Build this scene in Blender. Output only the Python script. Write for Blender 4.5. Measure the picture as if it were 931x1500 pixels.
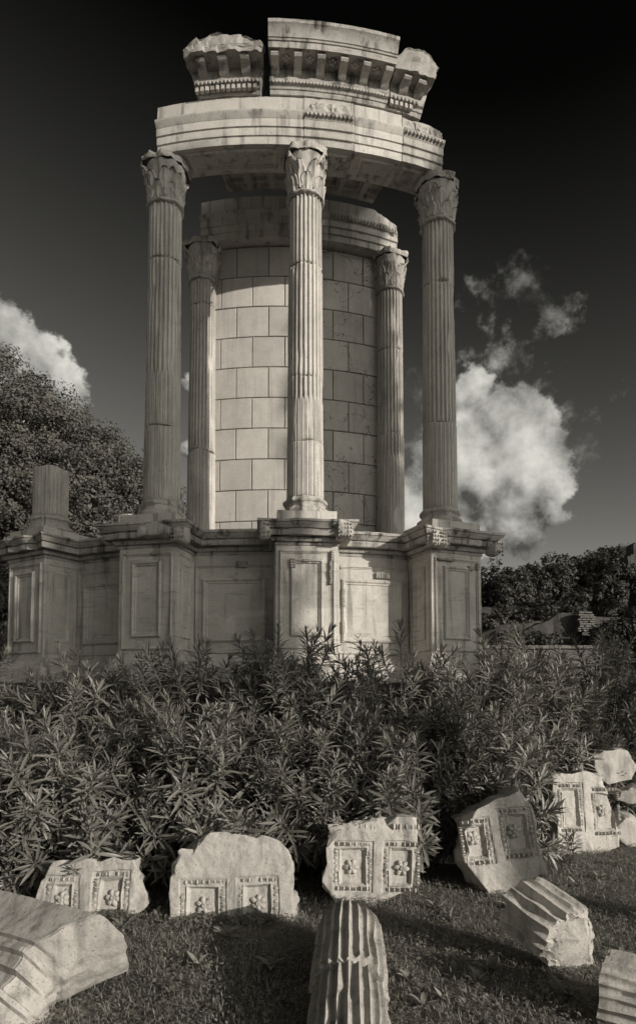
import bpy, bmesh, math, random
import numpy as np
from mathutils import Vector, Matrix, noise as mn

for o in list(bpy.data.objects):
    bpy.data.objects.remove(o)
SC = bpy.context.scene
COL = SC.collection
R_ = math.radians
# ------------------------------------------------------------------ camera
cam = bpy.data.cameras.new('camera')
co = bpy.data.objects.new('camera', cam)
COL.objects.link(co)
CZ = 1.6
co.location = (0, 0, CZ)
co.rotation_euler = (R_(90 + 3.042), 0, 0)
cam.sensor_width = 36
cam.lens = 942.644 / 1500 * 36
cam.shift_y = (969.747 - 750) / 1500
cam.clip_start = 0.05
cam.clip_end = 3000
SC.camera = co
# ------------------------------------------------------------------ light
SUN_AZ, SUN_EL = 50.5, 14.5        # azimuth to the right of straight behind the camera
sv = Vector((math.sin(R_(SUN_AZ)) * math.cos(R_(SUN_EL)), -math.cos(R_(SUN_AZ)) * math.cos(R_(SUN_EL)), math.sin(R_(SUN_EL))))
sl = bpy.data.lights.new('sun', 'SUN')
sl.energy = 2.7
sl.angle = R_(0.5)
sl.color = (1.0, 0.93, 0.845)
so = bpy.data.objects.new('sun', sl)
COL.objects.link(so)
so.rotation_euler = (-sv).to_track_quat('-Z', 'Y').to_euler()
SC.view_settings.view_transform = 'Standard'
SC.view_settings.look = 'None'
SC.view_settings.exposure = 0.56
SC.view_settings.gamma = 1.0
SC.view_settings.use_curve_mapping = False
SC.cycles.max_bounces = 5
SC.cycles.diffuse_bounces = 3
SC.cycles.glossy_bounces = 2
SC.cycles.transmission_bounces = 2
TINT = (1.0, 0.955, 0.880)          # the photograph is a warm monochrome print


def pxdir(x, y):
    c, s = math.cos(R_(3.042)), math.sin(R_(3.042))
    u, v = (x - 465.5) / 942.644, (969.747 - y) / 942.644
    return Vector((u, c - v * s, s + v * c))


def at_d(x, y, d):
    q = pxdir(x, y)
    return q * (d / q.y) + Vector((0, 0, CZ))


class NT:
    """small helper to write node trees"""
    def __init__(self, nt):
        self.nt = nt

    def n(self, typ, ins=None, **props):
        nd = self.nt.nodes.new(typ)
        for k, v in props.items():
            setattr(nd, k, v)
        for k, v in (ins or {}).items():
            sk = nd.inputs[k]
            if isinstance(v, bpy.types.NodeSocket):
                self.nt.links.new(v, sk)
            else:
                sk.default_value = v
        return nd

    def m(self, op, a, b=0.0, c=0.0, clamp=False):
        nd = self.n('ShaderNodeMath', {0: a, 1: b, 2: c}, operation=op)
        nd.use_clamp = clamp
        return nd.outputs[0]

    def vm(self, op, a, b=(0, 0, 0)):
        nd = self.n('ShaderNodeVectorMath', {0: a, 1: b}, operation=op)
        return nd

    def sstep(self, x, lo, hi, a=0.0, b=1.0):
        return self.n('ShaderNodeMapRange', {0: x, 1: lo, 2: hi, 3: a, 4: b}, interpolation_type='SMOOTHSTEP').outputs[0]

    def lin(self, x, lo, hi, a=0.0, b=1.0):
        return self.n('ShaderNodeMapRange', {0: x, 1: lo, 2: hi, 3: a, 4: b}).outputs[0]

    def noise(self, vec, scale, detail=4, rough=.55, dist=0.0):
        return self.n('ShaderNodeTexNoise', {'Vector': vec, 'Scale': scale, 'Detail': detail, 'Roughness': rough, 'Distortion': dist})

    def tint(self, val, tint=TINT):
        cc = self.n('ShaderNodeCombineColor', {0: self.m('MULTIPLY', val, tint[0]), 1: self.m('MULTIPLY', val, tint[1]), 2: self.m('MULTIPLY', val, tint[2])})
        return cc.outputs[0]


# ------------------------------------------------------------------ sky
W = bpy.data.worlds.new('World')
SC.world = W
W.use_nodes = True
wt = W.node_tree
wt.nodes.clear()
w = NT(wt)
sky = w.n('ShaderNodeTexSky', sky_type='NISHITA')
sky.sun_disc = False
sky.sun_elevation = R_(SUN_EL)
sky.sun_rotation = R_(180 - SUN_AZ)
sky.air_density = 1.0
sky.dust_density = 1.5
sky.ozone_density = 1.0
sp = w.n('ShaderNodeSeparateColor', {0: sky.outputs[0]})
# a monochrome print through a deep red filter: only the red of the sky, with its contrast raised
redsky = w.m('POWER', w.m('MULTIPLY', w.m('MAXIMUM', w.m('SUBTRACT', sp.outputs[0], 0.66), 0.03), 0.98), 1.3)
redsky = w.m('MINIMUM', redsky, 45.0)
tc = w.n('ShaderNodeTexCoord')
dirv = w.vm('NORMALIZE', tc.outputs['Generated']).outputs[0]
w1 = w.noise(dirv, 7.0, 6, .6)
w2 = w.noise(dirv, 26.0, 7, .62)
warp = w.vm('SCALE', w.vm('SUBTRACT', w1.outputs['Color'], (.5, .5, .5)).outputs[0])
warp.inputs['Scale'].default_value = 0.085
warp2 = w.vm('SCALE', w.vm('SUBTRACT', w2.outputs['Color'], (.5, .5, .5)).outputs[0])
warp2.inputs['Scale'].default_value = 0.045
wd = w.vm('ADD', w.vm('ADD', dirv, warp.outputs[0]).outputs[0], warp2.outputs[0]).outputs[0]


def blobs(lst, wd=None):
    wd = wd or globals()['wd']
    acc = None
    for (x, y, r, k) in lst:
        c = pxdir(x, y).normalized()
        ds = w.vm('DISTANCE', wd, tuple(c)).outputs['Value']
        v = w.m('MULTIPLY', w.m('SUBTRACT', 1.0, w.m('DIVIDE', ds, r / 1010.0)), k)
        acc = v if acc is None else w.m('SMOOTH_MAX', acc, v, 0.12)
    return acc


CL = [(700, 712, 92, 1), (760, 700, 82, 1), (806, 708, 44, .8), (735, 640, 72, 1), (676, 640, 62, .9), (690, 770, 60, .7), (752, 760, 62, .6),
      (640, 690, 72, .55), (640, 600, 46, .4), (812, 738, 36, .5), (600, 745, 70, .7), (690, 560, 40, .55), (655, 560, 30, .35),
      (-45, 540, 110, 1.2), (25, 520, 66, 1.1), (84, 562, 48, .8), (-20, 610, 110, 1),
      (288, 560, 26, .7), (290, 650, 32, .7)]
WISP = [(752, 400, 34, .55), (772, 410, 30, .5), (722, 424, 30, .35), (692, 428, 24, .2), (800, 440, 22, .3), (818, 462, 30, .5), (736, 522, 40, .50), (712, 512, 32, .34), (690, 530, 26, .25), (610, 580, 46, .4), (800, 640, 60, .25)]
dens = blobs(CL)
dens_l = blobs(CL, w.vm('ADD', wd, (.018, 0, .016)).outputs[0])
thin = blobs(WISP)
fb = w.noise(dirv, 34.0, 8, .66).outputs['Fac']
fb2 = w.noise(w.vm('ADD', dirv, (-.012, .0, -.014)).outputs[0], 34.0, 8, .66).outputs['Fac']
big = w.noise(dirv, 11.0, 5, .55).outputs['Fac']
big2 = w.noise(w.vm('ADD', dirv, (-.035, .0, -.035)).outputs[0], 11.0, 5, .55).outputs['Fac']
dn = w.m('ADD', dens, w.m('MULTIPLY', w.m('SUBTRACT', fb, .5), .42))
am = w.sstep(dn, .03, .19)
tn = w.m('ADD', thin, w.m('MULTIPLY', w.m('SUBTRACT', fb, .5), 1.7))
tm = w.m('MULTIPLY', w.sstep(tn, .02, .7), .62)
# low cumulus added outside the view only, its cover widened to raise ambient light
sep = w.n('ShaderNodeSeparateXYZ', {0: dirv})
frame_free = w.sstep(sep.outputs[1], .62, .40)
lowband = w.m('MULTIPLY', w.sstep(sep.outputs[2], .72, .40), w.sstep(sep.outputs[2], -.02, .06))
gc = w.sstep(w.m('ADD', w.noise(dirv, 3.2, 6, .6).outputs['Fac'], w.m('MULTIPLY', fb, .2)), .50, .66)
gen = w.m('MULTIPLY', w.m('MULTIPLY', gc, lowband), frame_free)
alpha = w.m('MAXIMUM', w.m('MAXIMUM', am, tm), gen)
relief = w.m('ADD', w.m('MULTIPLY', w.m('SUBTRACT', fb, fb2), .5), w.m('MULTIPLY', w.m('SUBTRACT', big, big2), 2.1))
body = w.m('ADD', w.m('ADD', w.sstep(dn, .0, .55, .40, .72), w.m('MULTIPLY', w.m('SUBTRACT', dens, dens_l), .8)), relief)
cl = w.m('MULTIPLY', w.m('MAXIMUM', body, .14), 3.9)
lum = w.m('ADD', w.m('MULTIPLY', redsky, w.m('SUBTRACT', 1.0, alpha)), w.m('MULTIPLY', cl, alpha))
bg = w.n('ShaderNodeBackground', {0: w.tint(lum, (.985, .965, .880)), 1: 0.10})
wo = w.n('ShaderNodeOutputWorld')
wt.links.new(bg.outputs[0], wo.inputs[0])


# ------------------------------------------------------------------ materials
def stone(name, base, mottle=.25, stain=.3, bump=.5, pit=.3, island=0.0, rough=.85, scale=1.0, crack=0.0, veins=0.0, patch=0.0):
    m = bpy.data.materials.new(name)
    m.use_nodes = True
    nt = m.node_tree
    nt.nodes.clear()
    g = NT(nt)
    geo = g.n('ShaderNodeNewGeometry')
    P = geo.outputs['Position']
    big = g.noise(P, 1.1 * scale, 6, .6).outputs['Fac']
    mid = g.noise(P, 6.0 * scale, 6, .62).outputs['Fac']
    fine = g.noise(P, 38.0 * scale, 5, .65).outputs['Fac']
    run = g.n('ShaderNodeMapping', {0: P, 3: (5.0, 5.0, .45)})
    streak = g.noise(run.outputs[0], 1.5 * scale, 6, .6).outputs['Fac']
    v = g.m('ADD', 1.0, g.m('MULTIPLY', g.m('SUBTRACT', big, .5), mottle * 2.2))
    v = g.m('MULTIPLY', v, g.m('ADD', 1.0, g.m('MULTIPLY', g.m('SUBTRACT', mid, .5), mottle * 1.7)))
    v = g.m('MULTIPLY', v, g.m('ADD', 1.0, g.m('MULTIPLY', g.m('SUBTRACT', fine, .5), mottle * 1.3)))
    v = g.m('MULTIPLY', v, g.m('SUBTRACT', 1.0, g.m('MULTIPLY', g.sstep(streak, .49, .70), stain)))
    lich = g.sstep(g.noise(P, 14.0 * scale, 7, .7).outputs['Fac'], .58, .70)
    v = g.m('MULTIPLY', v, g.m('SUBTRACT', 1.0, g.m('MULTIPLY', lich, stain * .7)))
    pits = g.sstep(g.noise(P, 75.0 * scale, 3, .5).outputs['Fac'], .60, .70)
    v = g.m('MULTIPLY', v, g.m('SUBTRACT', 1.0, g.m('MULTIPLY', pits, pit)))
    h = g.m('ADD', g.m('MULTIPLY', mid, .5), g.m('MULTIPLY', fine, .22))
    h = g.m('SUBTRACT', h, g.m('MULTIPLY', pits, .12))
    if veins:
        vm_ = g.n('ShaderNodeMapping', {0: P, 3: (1.0, 1.0, 7.0)})
        vn = g.sstep(g.noise(vm_.outputs[0], 2.4, 6, .65).outputs['Fac'], .56, .66)
        v = g.m('MULTIPLY', v, g.m('SUBTRACT', 1.0, g.m('MULTIPLY', vn, veins)))
        h = g.m('SUBTRACT', h, g.m('MULTIPLY', vn, .05))
    if crack:
        wv = g.vm('ADD', P, g.vm('SCALE', g.noise(P, 3.0, 4).outputs['Color']).outputs[0])
        vo = g.n('ShaderNodeTexVoronoi', {'Vector': wv.outputs[0], 'Scale': 1.5}, feature='DISTANCE_TO_EDGE')
        line = g.sstep(vo.outputs['Distance'], .016, .004)
        msk = g.m('MULTIPLY', g.sstep(g.noise(P, .8, 3).outputs['Fac'], .40, .47), g.sstep(g.n('ShaderNodeSeparateXYZ', {0: P}).outputs[0], -.1, .1))
        line = g.m('MULTIPLY', line, msk)
        v = g.m('MULTIPLY', v, g.m('SUBTRACT', 1.0, g.m('MULTIPLY', line, crack)))
        h = g.m('SUBTRACT', h, g.m('MULTIPLY', line, .3))
    if patch:
        pm = g.n('ShaderNodeMapping', {0: P, 3: (1.0, 1.0, 1.6)})
        pv = g.n('ShaderNodeTexVoronoi', {'Vector': pm.outputs[0], 'Scale': 2.1}, distance='CHEBYCHEV')
        pr_ = g.n('ShaderNodeSeparateColor', {0: pv.outputs['Color']}).outputs[0]
        v = g.m('MULTIPLY', v, g.lin(pr_, 0, 1, 1 - patch, 1 + patch * .6))
    if island:
        oi = g.n('ShaderNodeObjectInfo')
        v = g.m('MULTIPLY', v, g.lin(oi.outputs['Random'], 0, 1, 1 - island, 1 + island * .6))
    v = g.m('MULTIPLY', v, base)
    bp = g.n('ShaderNodeBump', {'Strength': bump, 'Distance': .02, 'Height': h})
    pb = g.n('ShaderNodeBsdfPrincipled', {'Base Color': g.tint(v), 'Roughness': rough, 'Specular IOR Level': .25, 'Normal': bp.outputs[0]})
    out = g.n('ShaderNodeOutputMaterial')
    nt.links.new(pb.outputs[0], out.inputs[0])
    return m


def leafmat(name, lo, hi, rough=.45, trans=.25, spec=.4):
    m = bpy.data.materials.new(name)
    m.use_nodes = True
    nt = m.node_tree
    nt.nodes.clear()
    g = NT(nt)
    geo = g.n('ShaderNodeNewGeometry')
    oi = g.n('ShaderNodeObjectInfo')
    r = g.m('ADD', g.m('MULTIPLY', geo.outputs['Random Per Island'], .65), g.m('MULTIPLY', oi.outputs['Random'], .35))
    big = g.noise(geo.outputs['Position'], 1.3, 3).outputs['Fac']
    v = g.m('MULTIPLY', g.lin(r, 0, 1, lo, hi), g.lin(big, .3, .7, .75, 1.2))
    c = g.tint(v, (1.0, .965, .85))
    pb = g.n('ShaderNodeBsdfPrincipled', {'Base Color': c, 'Roughness': rough, 'Specular IOR Level': spec})
    tr = g.n('ShaderNodeBsdfTranslucent', {'Color': c})
    mx = g.n('ShaderNodeMixShader', {0: trans, 1: pb.outputs[0], 2: tr.outputs[0]})
    out = g.n('ShaderNodeOutputMaterial')
    nt.links.new(mx.outputs[0], out.inputs[0])
    return m


M = {
    'old': stone('worn_marble', .46, mottle=.38, stain=.60, bump=.65, pit=.35, island=.10),
    'new': stone('restored_travertine', .55, mottle=.22, stain=.58, bump=.4, pit=.3, island=.06, patch=.06),
    'shaft': stone('fluted_marble', .51, mottle=.30, stain=.38, bump=.5, pit=.35, island=.08),
    'ashlar': stone('ashlar_travertine', .50, mottle=.22, stain=.16, bump=.35, pit=.35, island=.16, crack=.65),
    'pod': stone('podium_travertine', .53, mottle=.28, stain=.50, bump=.40, pit=.35, island=.05, veins=.22, patch=.10),
    'cornice': stone('weather_crusted_travertine', .40, mottle=.42, stain=.85, bump=.6, pit=.4, island=.05, veins=.45),
    'dark': stone('stained_marble', .36, mottle=.45, stain=.6, bump=.8, pit=.4),
    'joint': stone('joint_mortar', .11, mottle=.3, stain=.3, bump=.5),
    'block': stone('carved_marble', .47, mottle=.30, stain=.42, bump=.75, pit=.4, island=.08, scale=1.5),
    'rock': stone('tufa_rubble', .075, mottle=.5, stain=.5, bump=1.0, pit=.4, island=.15),
    'brick': stone('roman_brick', .07, mottle=.5, stain=.5, bump=.8, island=.3),
    'pale': stone('pale_tufa', .17, mottle=.4, stain=.4, bump=.8, island=.2),
    'soil': stone('soil', .15, mottle=.6, stain=.3, bump=1.0, pit=.4, scale=2.0),
    'hill': stone('hillside_scrub', .055, mottle=.8, stain=.4, bump=1.0, scale=.6),
    'bark': stone('bark', .06, mottle=.5, stain=.3, bump=1.0, scale=2.0),
    'stem': stone('green_stem', .13, mottle=.3, stain=.2, bump=.3, scale=3.0),
    'oleander': leafmat('oleander_leaf', .11, .28, rough=.42, trans=.18, spec=.5),
    'tree': leafmat('laurel_leaf', .10, .165, rough=.6, trans=.3),
    'fartree': leafmat('far_leaf', .040, .095, rough=.6, trans=.2),
    'grass': leafmat('weed_leaf', .19, .44, rough=.7, trans=.35, spec=.25),
}


# ------------------------------------------------------------------ mesh helpers
class MB:
    def __init__(self):
        self.v = []
        self.f = []

    def add(self, vs, fs):
        b = len(self.v)
        self.v.extend([tuple(p) for p in vs])
        self.f.extend([tuple(i + b for i in q) for q in fs])

    def grid(self, nu, nv, fn, wrap=False, flip=False):
        vs = []
        for j in range(nv):
            for i in range(nu):
                vs.append(fn(i, j))
        fs = []
        for j in range(nv - 1):
            for i in range(nu if wrap else nu - 1):
                a, b = j * nu + i, j * nu + (i + 1) % nu
                q = (a, b, b + nu, a + nu)
                fs.append(q[::-1] if flip else q)
        self.add(vs, fs)

    def box(self, c, s, mat=None):
        hx, hy, hz = s[0] / 2, s[1] / 2, s[2] / 2
        vs = [Vector((x, y, z)) for x in (-hx, hx) for y in (-hy, hy) for z in (-hz, hz)]
        if mat is not None:
            vs = [mat @ p for p in vs]
        vs = [p + Vector(c) for p in vs]
        self.add(vs, [(0, 1, 3, 2), (4, 6, 7, 5), (0, 4, 5, 1), (2, 3, 7, 6), (0, 2, 6, 4), (1, 5, 7, 3)])

    def tube(self, pts, rad, seg=6, cap=True):
        pts = [Vector(p) for p in pts]
        n = len(pts)
        rings = []
        for i, p in enumerate(pts):
            t = (pts[min(i + 1, n - 1)] - pts[max(i - 1, 0)]).normalized()
            a = Vector((0, 0, 1)) if abs(t.z) < .9 else Vector((1, 0, 0))
            u = t.cross(a).normalized()
            q = t.cross(u)
            r = rad[i] if isinstance(rad, (list, tuple)) else rad
            rings += [p + (u * math.cos(2 * math.pi * k / seg) + q * math.sin(2 * math.pi * k / seg)) * r for k in range(seg)]
        fs = []
        for i in range(n - 1):
            for k in range(seg):
                fs.append((i * seg + k, i * seg + (k + 1) % seg, (i + 1) * seg + (k + 1) % seg, (i + 1) * seg + k))
        if cap:
            fs.append(tuple(range(seg))[::-1])
            fs.append(tuple((n - 1) * seg + k for k in range(seg)))
        self.add(rings, fs)

    def ball(self, c, r, mat=None, seg=7, rows=5):
        vs = []
        for j in range(1, rows):
            th = math.pi * j / rows
            for i in range(seg):
                a = 2 * math.pi * i / seg
                vs.append(Vector((r[0] * math.sin(th) * math.cos(a), r[1] * math.sin(th) * math.sin(a), r[2] * math.cos(th))))
        vs += [Vector((0, 0, r[2])), Vector((0, 0, -r[2]))]
        if mat is not None:
            vs = [mat @ p for p in vs]
        vs = [p + Vector(c) for p in vs]
        fs = []
        for j in range(rows - 2):
            for i in range(seg):
                fs.append((j * seg + i, (j + 1) * seg + i, (j + 1) * seg + (i + 1) % seg, j * seg + (i + 1) % seg))
        t, b = (rows - 1) * seg, (rows - 1) * seg + 1
        for i in range(seg):
            fs.append((t, i, (i + 1) % seg))
            fs.append((b, (rows - 2) * seg + (i + 1) % seg, (rows - 2) * seg + i))
        self.add(vs, fs)

    def rough(self, amp, scale, seed=0.0, start=0):
        o = Vector((seed * 7.3, seed * 3.1, seed * 5.7))
        for i in range(start, len(self.v)):
            p = Vector(self.v[i])
            d = mn.noise_vector(p * scale + o) * amp + mn.noise_vector(p * scale * 3.1 + o) * (amp * .4)
            self.v[i] = tuple(p + d)

    def build(self, name, mat, parent=None, off=(0, 0, 0), smooth=38, kind=None):
        me = bpy.data.meshes.new(name)
        if off[0] or off[1] or off[2]:
            vs = [(a - off[0], b - off[1], c - off[2]) for a, b, c in self.v]
        else:
            vs = self.v
        me.from_pydata(vs, [], self.f)
        return finish(me, name, mat, parent, smooth, kind)


def finish(me, name, mat, parent=None, smooth=38, kind=None, recalc=True):
    if recalc:
        bm = bmesh.new()
        bm.from_mesh(me)
        bmesh.ops.recalc_face_normals(bm, faces=bm.faces)
        bm.to_mesh(me)
        bm.free()
    me.materials.append(M[mat])
    if smooth:
        me.shade_smooth()
        me.set_sharp_from_angle(angle=R_(smooth))
    o = bpy.data.objects.new(name, me)
    COL.objects.link(o)
    if parent is not None:
        o.parent = parent
    if kind:
        o['kind'] = kind
    return o


def thing(name, label, cat, loc=(0, 0, 0), rot=(0, 0, 0), group=None):
    e = bpy.data.objects.new(name, None)
    e.empty_display_size = .2
    COL.objects.link(e)
    e.location = loc
    e.rotation_euler = rot
    tag(e, label, cat, group)
    return e


def tag(o, label, cat, group=None):
    o['label'] = label
    o['category'] = cat
    if group:
        o['group'] = group
    return o


# ------------------------------------------------------------------ ground and hill
def ground_z(x, y):
    z = 0.0
    if y > 16:
        k = min(1, (y - 16) / 42)
        k = k * k * (3 - 2 * k)
        s = min(1, max(0, (x - 1) / 12))
        s = s * s * (3 - 2 * s)
        z += 9.3 * k * s
        z += .9 * k * s * mn.noise(Vector((x * .12, y * .12, 3)))
    return z + .03 * mn.noise(Vector((x * .9, y * .9, 0)))


def build_ground():
    xs = sorted(set([round(-9 + .3 * i, 3) for i in range(61)] + [-600, -300, -150, -80, -50, -35, -25, -18, -13] + [12, 15, 18, 21, 24, 27, 30, 34, 38, 42, 46, 50, 60, 80, 150, 300, 600]))
    ys = sorted(set([round(-1 + .3 * i, 3) for i in range(40)] + [-600, -300, -150, -60, -30, -15, -6, -3] + [12 + 2 * i for i in range(30)] + [80, 100, 150, 300, 900]))
    mb = MB()
    mb.grid(len(xs), len(ys), lambda i, j: (xs[i], ys[j], ground_z(xs[i], ys[j])))
    o = mb.build('ground', 'soil', smooth=60)
    o['kind'] = 'structure'


build_ground()

# ------------------------------------------------------------------ the round temple
OX, OY, PH0 = -.733, 14.833, 5.109
temple = thing('round_temple', 'ruined round temple with fluted columns on a tall panelled stone podium', 'temple', (OX, OY, 0))
TO = (OX, OY, 0)
RC, RIN, RF, RB, PW = 6.30, 4.657, 6.673, 6.10, .805


def pol(ph, r, z, t=0.0):
    a = R_(ph + PH0)
    return Vector((OX + r * math.sin(a) + t * math.cos(a), OY - r * math.cos(a) + t * math.sin(a), z))


def group_empty(name, parent, loc):
    e = bpy.data.objects.new(name, None)
    e.empty_display_size = .1
    COL.objects.link(e)
    e.parent = parent
    e.location = Vector(loc) - Vector(TO)
    return e


def tb(mb, name, mat, parent, **k):
    """build a mesh given in world coordinates under a part of the temple"""
    off = Vector(TO)
    p = parent
    if p is not temple:
        off = off + p.location
    return mb.build(name, mat, parent, off=tuple(off), **k)


# ---- fluted shafts
NF = 24
FT = (0.0, .10, .17, .30, .5, .70, .83, .90)


def fluted(mb, cx, cy, z0, z1, r0, r1, zc, rng, depth=.027, cab=.32, chip=.010, edge0=.0, edge1=.0, lean=None, rot=0.0, caps=True, rows=None):
    """one drum between z0 and z1; below zc the flutes are filled with reeds"""
    n = NF * len(FT)
    rows = rows or max(8, int((z1 - z0) / .07))
    sd = rng.random() * 50
    ts = [0, .012] + [(j + 1) / (rows + 1) for j in range(rows)] + [.988, 1]
    start = len(mb.v)

    def fn(i, j):
        k, q = divmod(i, len(FT))
        t = FT[q]
        a = 2 * math.pi * (k + t) / NF + rot
        u = ts[j]
        z = z0 + (z1 - z0) * u
        r = r0 + (r1 - r0) * u
        s = (t - .5) / .40
        d = depth * math.sqrt(max(0, 1 - s * s)) if abs(s) < 1 else 0
        if z < zc:
            d = (.013 if q in (2, 6) else (.006 if q in (1, 7) else (.003 if q in (3, 5) else 0)))
        ca, sa = math.cos(a), math.sin(a)
        e = mn.noise(Vector((ca * 1.6 + sd, sa * 1.6, z * 2.2)))
        e2 = mn.noise(Vector((ca * 6 + sd, sa * 6, z * 9)))
        er = max(0, e - .30) * chip * 7 + max(0, e2 - .25) * chip * 1.4
        rr = r - d
        rr = min(rr, r - er) if er > d else rr - er * .2
        if j == 0 or j == len(ts) - 1:
            rr -= .013
        if u < .5:
            z += edge0 * mn.noise(Vector((ca * 1.3 + sd, sa * 1.3, 1))) * (1 - u * 2)
        else:
            z += edge1 * mn.noise(Vector((ca * 1.3 + sd, sa * 1.3, 5))) * (u * 2 - 1)
        return (cx + rr * ca, cy + rr * sa, z)
    mb.grid(n, len(ts), fn, wrap=True)
    if caps:
        nn = len(ts)
        for j in (0, nn - 1):
            ring = [start + j * n + i for i in range(n)]
            c = sum((Vector(mb.v[i]) for i in ring), Vector()) / n
            mb.v.append(tuple(c))
            ci = len(mb.v) - 1
            for i in range(n):
                mb.f.append((ring[i], ring[(i + 1) % n], ci) if j else (ring[(i + 1) % n], ring[i], ci))


def lathe(mb, cx, cy, prof, seg=64, z0=0.0):
    mb.grid(seg, len(prof), lambda i, j: (cx + prof[j][0] * math.cos(2 * math.pi * i / seg), cy + prof[j][0] * math.sin(2 * math.pi * i / seg), z0 + prof[j][1]), wrap=True)


def attic_base(cx, cy, z, r, seed, amp=.012):
    mb = MB()
    prof = [(0.02, 0)]
    for k in range(9):
        a = -math.pi / 2 + math.pi * k / 8
        prof.append((r + .045 + .045 * math.cos(a), .045 + .045 * math.sin(a)))
    prof += [(r + .045, .10), (r + .022, .112), (r + .016, .135), (r + .028, .158), (r + .032, .166)]
    for k in range(7):
        a = -math.pi / 2 + math.pi * k / 6
        prof.append((r + .022 + .030 * math.cos(a), .196 + .030 * math.sin(a)))
    prof += [(r + .012, .232), (r + .006, .25), (.02, .25)]
    lathe(mb, cx, cy, prof, 72, z)
    rr = random.Random(seed)
    # broken-away stretches of the rolls
    cuts = [(rr.uniform(-2.6, -.4), rr.uniform(.25, .5), rr.uniform(.02, .045)) for _ in range(3)]
    for i, p in enumerate(mb.v):
        dx, dy = p[0] - cx, p[1] - cy
        d = math.hypot(dx, dy)
        a = math.atan2(dy, dx)
        for (ca, wd_, dp) in cuts:
            k = 1 - abs((a - ca + math.pi) % (2 * math.pi) - math.pi) / wd_
            if k > 0 and d > r:
                nd = max(r - .005, d - dp * min(1, k * 2.2) - .02 * mn.noise(Vector(p) * 14))
                mb.v[i] = (cx + dx / d * nd, cy + dy / d * nd, p[2])
    mb.rough(amp, 9, seed)
    return mb


def leaf_patch(mb, ang, cx, cy, z0, h, rbase, rtip, w, droop=.35):
    nu, nv = 9, 9

    def fn(i, j):
        u, v = i / (nu - 1) * 2 - 1, j / (nv - 1)
        ww = w * (.55 + .6 * math.sin(math.pi * min(1, v * .85 + .12))) * (1 - .75 * max(0, v - .8) / .2 * .9)
        ww *= 1 + .16 * math.cos(v * math.pi * 7)
        rad = rbase + (rtip - rbase) * (v ** 2.6)
        zz = z0 + h * (v if v < .78 else .78 + (v - .78) * (1 - (v - .78) / .22 * 1.9 * droop))
        rad += .012 * math.cos(u * math.pi * 2.5) * (1 - v * .3) - .018 * u * u
        a = ang + u * ww / max(.1, rad)
        return (cx + rad * math.cos(a), cy + rad * math.sin(a), zz)
    mb.grid(nu, nv, fn)
    # back of the leaf keeps it solid
    def fb_(i, j):
        x, y, z = fn(i, j)
        dx, dy = x - cx, y - cy
        d = math.hypot(dx, dy)
        k = max(.18, d - .022) / d
        return (cx + dx * k, cy + dy * k, z - .004)
    mb.grid(nu, nv, fb_, flip=True)


def capital(cx, cy, z, r, seed, erosion=.012, rot=0.0, h=.62):
    """Corinthian capital worn by weather; z is its lower edge"""
    mb = MB()
    prof = [(.05, -.03), (r + .012, -.03)]
    for k in range(7):
        a = -math.pi / 2 + math.pi * k / 6
        prof.append((r + .012 + .018 * math.cos(a), -.012 + .018 * math.sin(a)))
    prof += [(r + .004, .01), (r - .004, .08), (r, .2), (r + .01, .32), (r + .03, .43), (r + .05, .5), (r + .05, h - .085), (.05, h - .085)]
    lathe(mb, cx, cy, prof, 48, z)
    for k in range(8):
        leaf_patch(mb, rot + k * math.pi / 4, cx, cy, z + .01, .24, r + .012, r + .070, .082)
    for k in range(8):
        leaf_patch(mb, rot + (k + .5) * math.pi / 4, cx, cy, z + .03, .42, r + .010, r + .090, .078)
    for k in range(4):
        ca = rot + (k + .5) * math.pi / 2
        for s in (-1, 1):
            pts, rad = [], []
            for q in range(14):
                t = q / 13
                if t < .5:
                    rr = r + .02 + .10 * (t / .5) ** 1.5
                    zz = z + .30 + .20 * (t / .5)
                    aa = ca + s * .42 * (1 - t / .5)
                else:
                    b = (t - .5) / .5 * 1.6 * math.pi
                    rs = .036 * (1 - (t - .5) * 1.2)
                    rr = r + .12 + rs * math.sin(b)
                    zz = z + .47 + rs * math.cos(b)
                    aa = ca + s * .03
                pts.append((cx + rr * math.cos(aa), cy + rr * math.sin(aa), zz))
                rad.append(.020 - .006 * t)
            mb.tube(pts, rad, 6)
        # flower in the middle of each side
        fa = rot + k * math.pi / 2
        mb.ball((cx + (r + .085) * math.cos(fa), cy + (r + .085) * math.sin(fa), z + h - .06), (.045, .045, .045))
    # abacus with hollowed sides
    n = 48
    lay = [(-.085, .93), (-.06, 1.0), (-.03, 1.0), (-.022, 1.05), (0, 1.05)]

    def ab(i, j):
        a = 2 * math.pi * i / n
        c = abs(math.cos(2 * (a)))       # 1 mid side, 0 corner
        rr = (r + .10) + .085 * (1 - c) ** 1.6
        return (cx + rr * lay[j][1] * math.cos(a + rot), cy + rr * lay[j][1] * math.sin(a + rot), z + h + lay[j][0])
    s0 = len(mb.v)
    mb.grid(n, len(lay), ab, wrap=True)
    mb.f.append(tuple(s0 + (len(lay) - 1) * n + i for i in range(n)))
    # corners and leaf tips knocked off here and there
    rr_ = random.Random(seed)
    lim = [rr_.uniform(.055, .125) for _ in range(16)]
    for i, p in enumerate(mb.v):
        dx, dy = p[0] - cx, p[1] - cy
        d = math.hypot(dx, dy)
        k = int((math.atan2(dy, dx) % (2 * math.pi)) / (2 * math.pi) * 16) % 16
        mx = r + lim[k] + .03 * mn.noise(Vector(p) * 11)
        if d > mx:
            mb.v[i] = (cx + dx / d * mx, cy + dy / d * mx, p[2])
    mb.rough(erosion, 13, seed)
    mb.rough(erosion * .55, 34, seed + 3)
    return mb


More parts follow.
